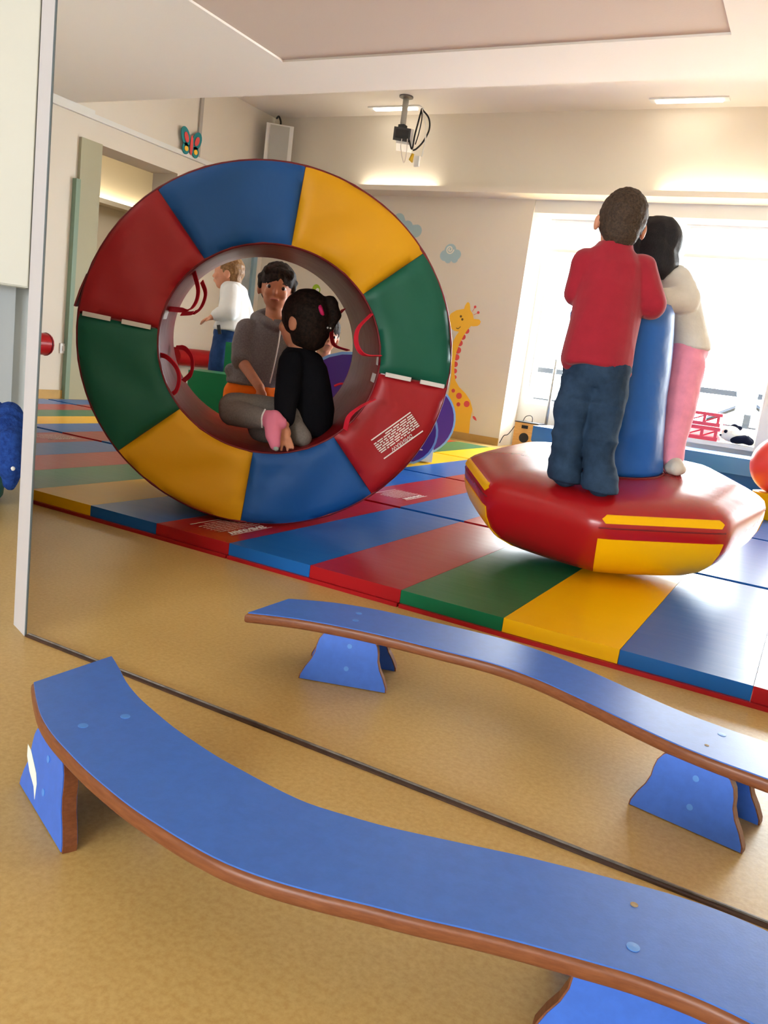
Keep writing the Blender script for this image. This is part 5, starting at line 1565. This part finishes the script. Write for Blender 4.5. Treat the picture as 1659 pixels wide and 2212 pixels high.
for a, b in (((-3.0610, 7.2425, 1.1928), (-3.0402, 7.2425, 1.2389)), ((-3.0436, 7.2425, 1.1645), (-3.0005, 7.2425, 1.1908))):
    bm = bmesh.new(); bm_tube(bm, [a, b], 0.002, 5); P_('horn_stem', bm, D_RED, t)
    disc('horn_tip', D_RED, b, 17 * 0.1717 * PXM, t, 7.2423, 0.0008)
bm = bmesh.new(); bm_tube(bm, [(-2.9153, 7.2425, 0.2874), (-2.9019, 7.2425, 0.2440)], 0.002, 5); P_('tail', bm, D_YEL, t)
sticker('tail_tuft', D_RED, [(-2.9071, 7.2425, 0.2357), (-2.8917, 7.2425, 0.2417), (-2.8713, 7.2425, 0.2259), (-2.8588, 7.2425, 0.1990), (-2.8819, 7.2425, 0.2054), (-2.9002, 7.2425, 0.2179)], t)


def cloud(label, name, lobes, m, spiral=None):
    """outline of overlapping round lobes as one piece"""
    t = thing(name, label, 'wall sticker', (lobes[0][0][0], 7.24, lobes[0][0][2]), 'cloud stickers' if 'cloud' in name else None)
    cx = sum(l[0][0] for l in lobes) / len(lobes); cz = sum(l[0][2] for l in lobes) / len(lobes)
    pts = []
    for i in range(90):
        a = 2 * math.pi * i / 90
        best = 0.0
        for (c, r) in lobes:
            dx, dz = c[0] - cx, c[2] - cz
            b = dx * math.cos(a) + dz * math.sin(a)
            disc_ = r * r - (dx * dx + dz * dz - b * b)
            if disc_ > 0:
                best = max(best, b + math.sqrt(disc_))
        pts.append((cx + best * math.cos(a), 0, cz + best * math.sin(a)))
    sticker('shape', m, pts, t)
    if spiral:
        c, r = spiral
        bm = bmesh.new()
        bm_strap(bm, [(c[0] + r * k / 40 * math.cos(k * 0.28), 7.242, c[2] + r * k / 40 * math.sin(k * 0.28)) for k in range(6, 46)], (0, 1, 0), 0.0012, 0.012)
        P_('spiral_line', bm, D_WHITE, t)
    return t


cloud('pale blue cloud sticker half hidden behind the top right of the ring', 'cloud_sticker', [((-3.9567, 7.2440, 1.9861), 0.062), ((-3.8567, 7.2440, 1.9255), 0.058), ((-3.7565, 7.2440, 1.8910), 0.060), ((-3.8873, 7.2440, 1.8598), 0.06)], D_BLUE)
cloud('pale blue cloud sticker with white spiral above the giraffe', 'cloud_sticker', [((-3.4209, 7.2440, 1.6820), 0.050), ((-3.3709, 7.2440, 1.7311), 0.060), ((-3.3036, 7.2440, 1.6968), 0.046), ((-3.3159, 7.2440, 1.6541), 0.034), ((-3.3823, 7.2440, 1.6504), 0.036)], D_BLUE, ((-3.3769, 7.2440, 1.7392), 0.036))
t = cloud('round lime green swirl sticker seen through the ring above the ponytail', 'swirl_sticker', [((-4.8200, 7.2440, 1.2736), 0.046), ((-4.8131, 7.2440, 1.2648), 0.046)], D_GRN)
disc('inner_dot', D_WHITE, (-4.8012, 7.2440, 1.2611), 0.022, t, 7.2423, 0.0008)
sticker('leaf', D_GRN, [(-4.8343, 7.2435, 1.2120), (-4.7840, 7.2435, 1.2205), (-4.7223, 7.2435, 1.1834), (-4.7797, 7.2435, 1.1883)], t)

# butterfly on the left wall
t = thing('butterfly_decoration', 'teal and red butterfly decoration on the left wall above the door', 'wall decoration', (XL + 0.005, 6.03, 2.30))
def wleft(name, m, c, ry, rz, ang, x, par):
    bm = bmesh.new()
    ca, sa = math.cos(ang), math.sin(ang)
    poly = []
    for i in range(20):
        a = 2 * math.pi * i / 20
        u, v = ry * math.cos(a), rz * math.sin(a)
        poly.append((u * ca - v * sa, u * sa + v * ca))
    bm_prism(bm, poly, (x, c[0], c[1]), (0, 1, 0), (0, 0, 1), (1, 0, 0), 0.0, 0.006)
    return P_(name, bm, m, par)
by, bz = 6.00, 2.352
for s in (-1, 1):
    w1 = wleft('upper_wing', D_TEAL, (by + s * 0.075, bz + 0.035), 0.055, 0.085, -s * 0.45, XL + 0.034, t)
    wleft('wing_spot', D_RED, (by + s * 0.07, bz + 0.03), 0.025, 0.045, -s * 0.45, XL + 0.041, w1)
    w2 = wleft('lower_wing', D_TEAL, (by + s * 0.065, bz - 0.065), 0.045, 0.05, 0, XL + 0.034, t)
    wleft('wing_spot', D_YEL, (by + s * 0.062, bz - 0.065), 0.024, 0.022, 0, XL + 0.041, w2)
wleft('body', D_RED, (by, bz - 0.02), 0.018, 0.085, 0, XL + 0.042, t)

# ------------------------------------------------------------------ wall speaker, projector
t = thing('wall_speaker', 'white wall loudspeaker with grey front in the corner above the ring', 'loudspeaker', (-5.30, 7.02, 2.42))
sx = Vector((0.80, 0.60, 0)); sy = Vector((-0.60, 0.80, 0)); so_ = Vector((-5.2875, 6.9977, 2.5342)); so_.z = 0
bm = bmesh.new(); bm_prism(bm, [(-0.135, 0), (0.135, 0), (0.10, 0.20), (-0.10, 0.20)], so_, sx, sy, (0, 0, 1), 2.35, 2.80); P_('cabinet', bm, WHITE, t, False, 0.008)
bm = bmesh.new(); bm_prism(bm, [(-0.095, -0.012), (0.095, -0.012), (0.095, -0.001), (-0.095, -0.001)], so_, sx, sy, (0, 0, 1), 2.37, 2.785); P_('grille', bm, GRILLE, t, False, 0.006)
bm = bmesh.new(); bm_prism(bm, [(-0.02, -0.016), (0.02, -0.016), (0.02, -0.0125), (-0.02, -0.0125)], so_, sx, sy, (0, 0, 1), 2.385, 2.40); P_('badge', bm, DGREY, t)
bm = bmesh.new(); p0 = so_ + Vector((0, 0, 2.80)) + sy * 0.1
bm_tube(bm, smooth_path([p0, p0 + Vector((0, 0, 0.05)), p0 + Vector((-0.03, 0, 0.10)), p0 + Vector((-0.07, 0.02, 0.09))], 5), 0.010, 8); P_('bracket_cable', bm, DARK, t, True)

t = thing('ceiling_projector', 'white ceiling projector with dark lens front hanging on a grey pole', 'projector', (-3.77, 6.754, 2.94))
fl = Vector((-3.769, 6.754, 2.94))
bm = bmesh.new(); bm_lathe(bm, [(0, 0), (0.062, 0), (0.062, -0.012), (0.030, -0.022), (0, -0.022)], fl, 24); P_('ceiling_flange', bm, mat('dark_bronze', (96, 88, 78), 0.4, 0.5), t, 40)
bm = bmesh.new(); bm_tube(bm, [fl - Vector((0, 0, 0.02)), fl - Vector((0, 0, 0.25))], 0.026, 14); P_('pole', bm, mat('grey_pole', (170, 168, 160), 0.4, 0.5), t, True)
box('bracket', DARK, fl.x - 0.03, fl.x + 0.03, fl.y - 0.03, fl.y + 0.03, 2.615, 2.70, t, 0.004)
pdx = Vector((0.85, 0.53, 0)); pdy = Vector((-0.53, 0.85, 0)); po_ = Vector((-3.6467, 6.5600, 2.5978))
po_.z = 0
bm = bmesh.new(); bm_prism(bm, [(-0.055, -0.02), (0.085, -0.02), (0.105, 0.24), (-0.035, 0.24)], po_, pdx, pdy, (0, 0, 1), 2.485, 2.615); P_('body', bm, WHITE, t, 40, 0.012)
bm = bmesh.new(); bm_prism(bm, [(-0.085, -0.035), (0.06, -0.035), (0.06, -0.021), (-0.085, -0.021)], po_, pdx, pdy, (0, 0, 1), 2.505, 2.612); lf_ = P_('lens_front', bm, DGREY, t, 40, 0.012)
bm = bmesh.new(); bm_prism(bm, [(-0.068, -0.0375), (0.043, -0.0375), (0.043, -0.0345), (-0.068, -0.0345)], po_, pdx, pdy, (0, 0, 1), 2.523, 2.595); P_('lens_window', bm, DARK, lf_, 40)


def cable(label, m, r, pts, name='hanging_cable'):
    bm = bmesh.new()
    bm_tube(bm, smooth_path(pts, 6), r, 7)
    return tag(P_(name, bm, m, None, True, origin=pts[0]), label, 'cable', 'cables hanging beside the projector')


cable('outer black cable loop hanging right of the projector', DARK, 0.0075, [(-3.5380, 6.6339, 2.7941), (-3.4703, 6.6539, 2.7241), (-3.4473, 6.6456, 2.6277), (-3.4719, 6.6105, 2.5204), (-3.5087, 6.5781, 2.4553), (-3.5333, 6.5614, 2.4357)])
cable('inner black cable loop hanging right of the projector', DARK, 0.0075, [(-3.5380, 6.6339, 2.7941), (-3.5411, 6.6097, 2.6859), (-3.5453, 6.5824, 2.5656), (-3.5426, 6.5589, 2.4463), (-3.5783, 6.5553, 2.5170)])
cable('thin black cable strand between the two loops', DARK, 0.005, [(-3.5380, 6.6339, 2.7941), (-3.5200, 6.6245, 2.7050), (-3.5191, 6.5983, 2.5774), (-3.5262, 6.5761, 2.4886)])
cable('grey white cable hanging from the ceiling hook to the white adapter', WHITE, 0.005, [(-3.5237, 6.6164, 2.7846), (-3.4729, 6.6157, 2.6567), (-3.4494, 6.6035, 2.5408), (-3.4474, 6.5730, 2.3899)])
cable('thin grey cable loop hanging below the projector', VELCRO, 0.004, [(-3.5893, 6.5397, 2.5239), (-3.5728, 6.5237, 2.4068), (-3.5771, 6.5039, 2.3225), (-3.6221, 6.5053, 2.4395), (-3.6309, 6.5172, 2.5179)])
bm = bmesh.new(); a_ = Vector((-3.5177, 6.5398, 2.4036)); bm_tube(bm, [a_, a_ + Vector((-0.012, 0, -0.05)), a_ + Vector((0.004, 0, -0.07))], [0.012, 0.020, 0.006], 8)
tag(P_('cable_plug', bm, mat('yellow_plug', (214, 176, 44), 0.5, 0.4), None, True, origin=a_), 'yellow plug dangling under the projector cables', 'plug')
a_ = Vector((-3.4741, 6.5502, 2.3463))
bo = box('cable_adapter', WHITE, a_.x - 0.022, a_.x + 0.022, a_.y - 0.012, a_.y + 0.012, a_.z - 0.045, a_.z + 0.04, None, 0.005)
tag(bo, 'small white adapter block hanging at the end of the cable', 'adapter', None)
box('ceiling_hook', DARK, *[0, 0.001, 0, 0.001, 0, 0.001]) if False else None
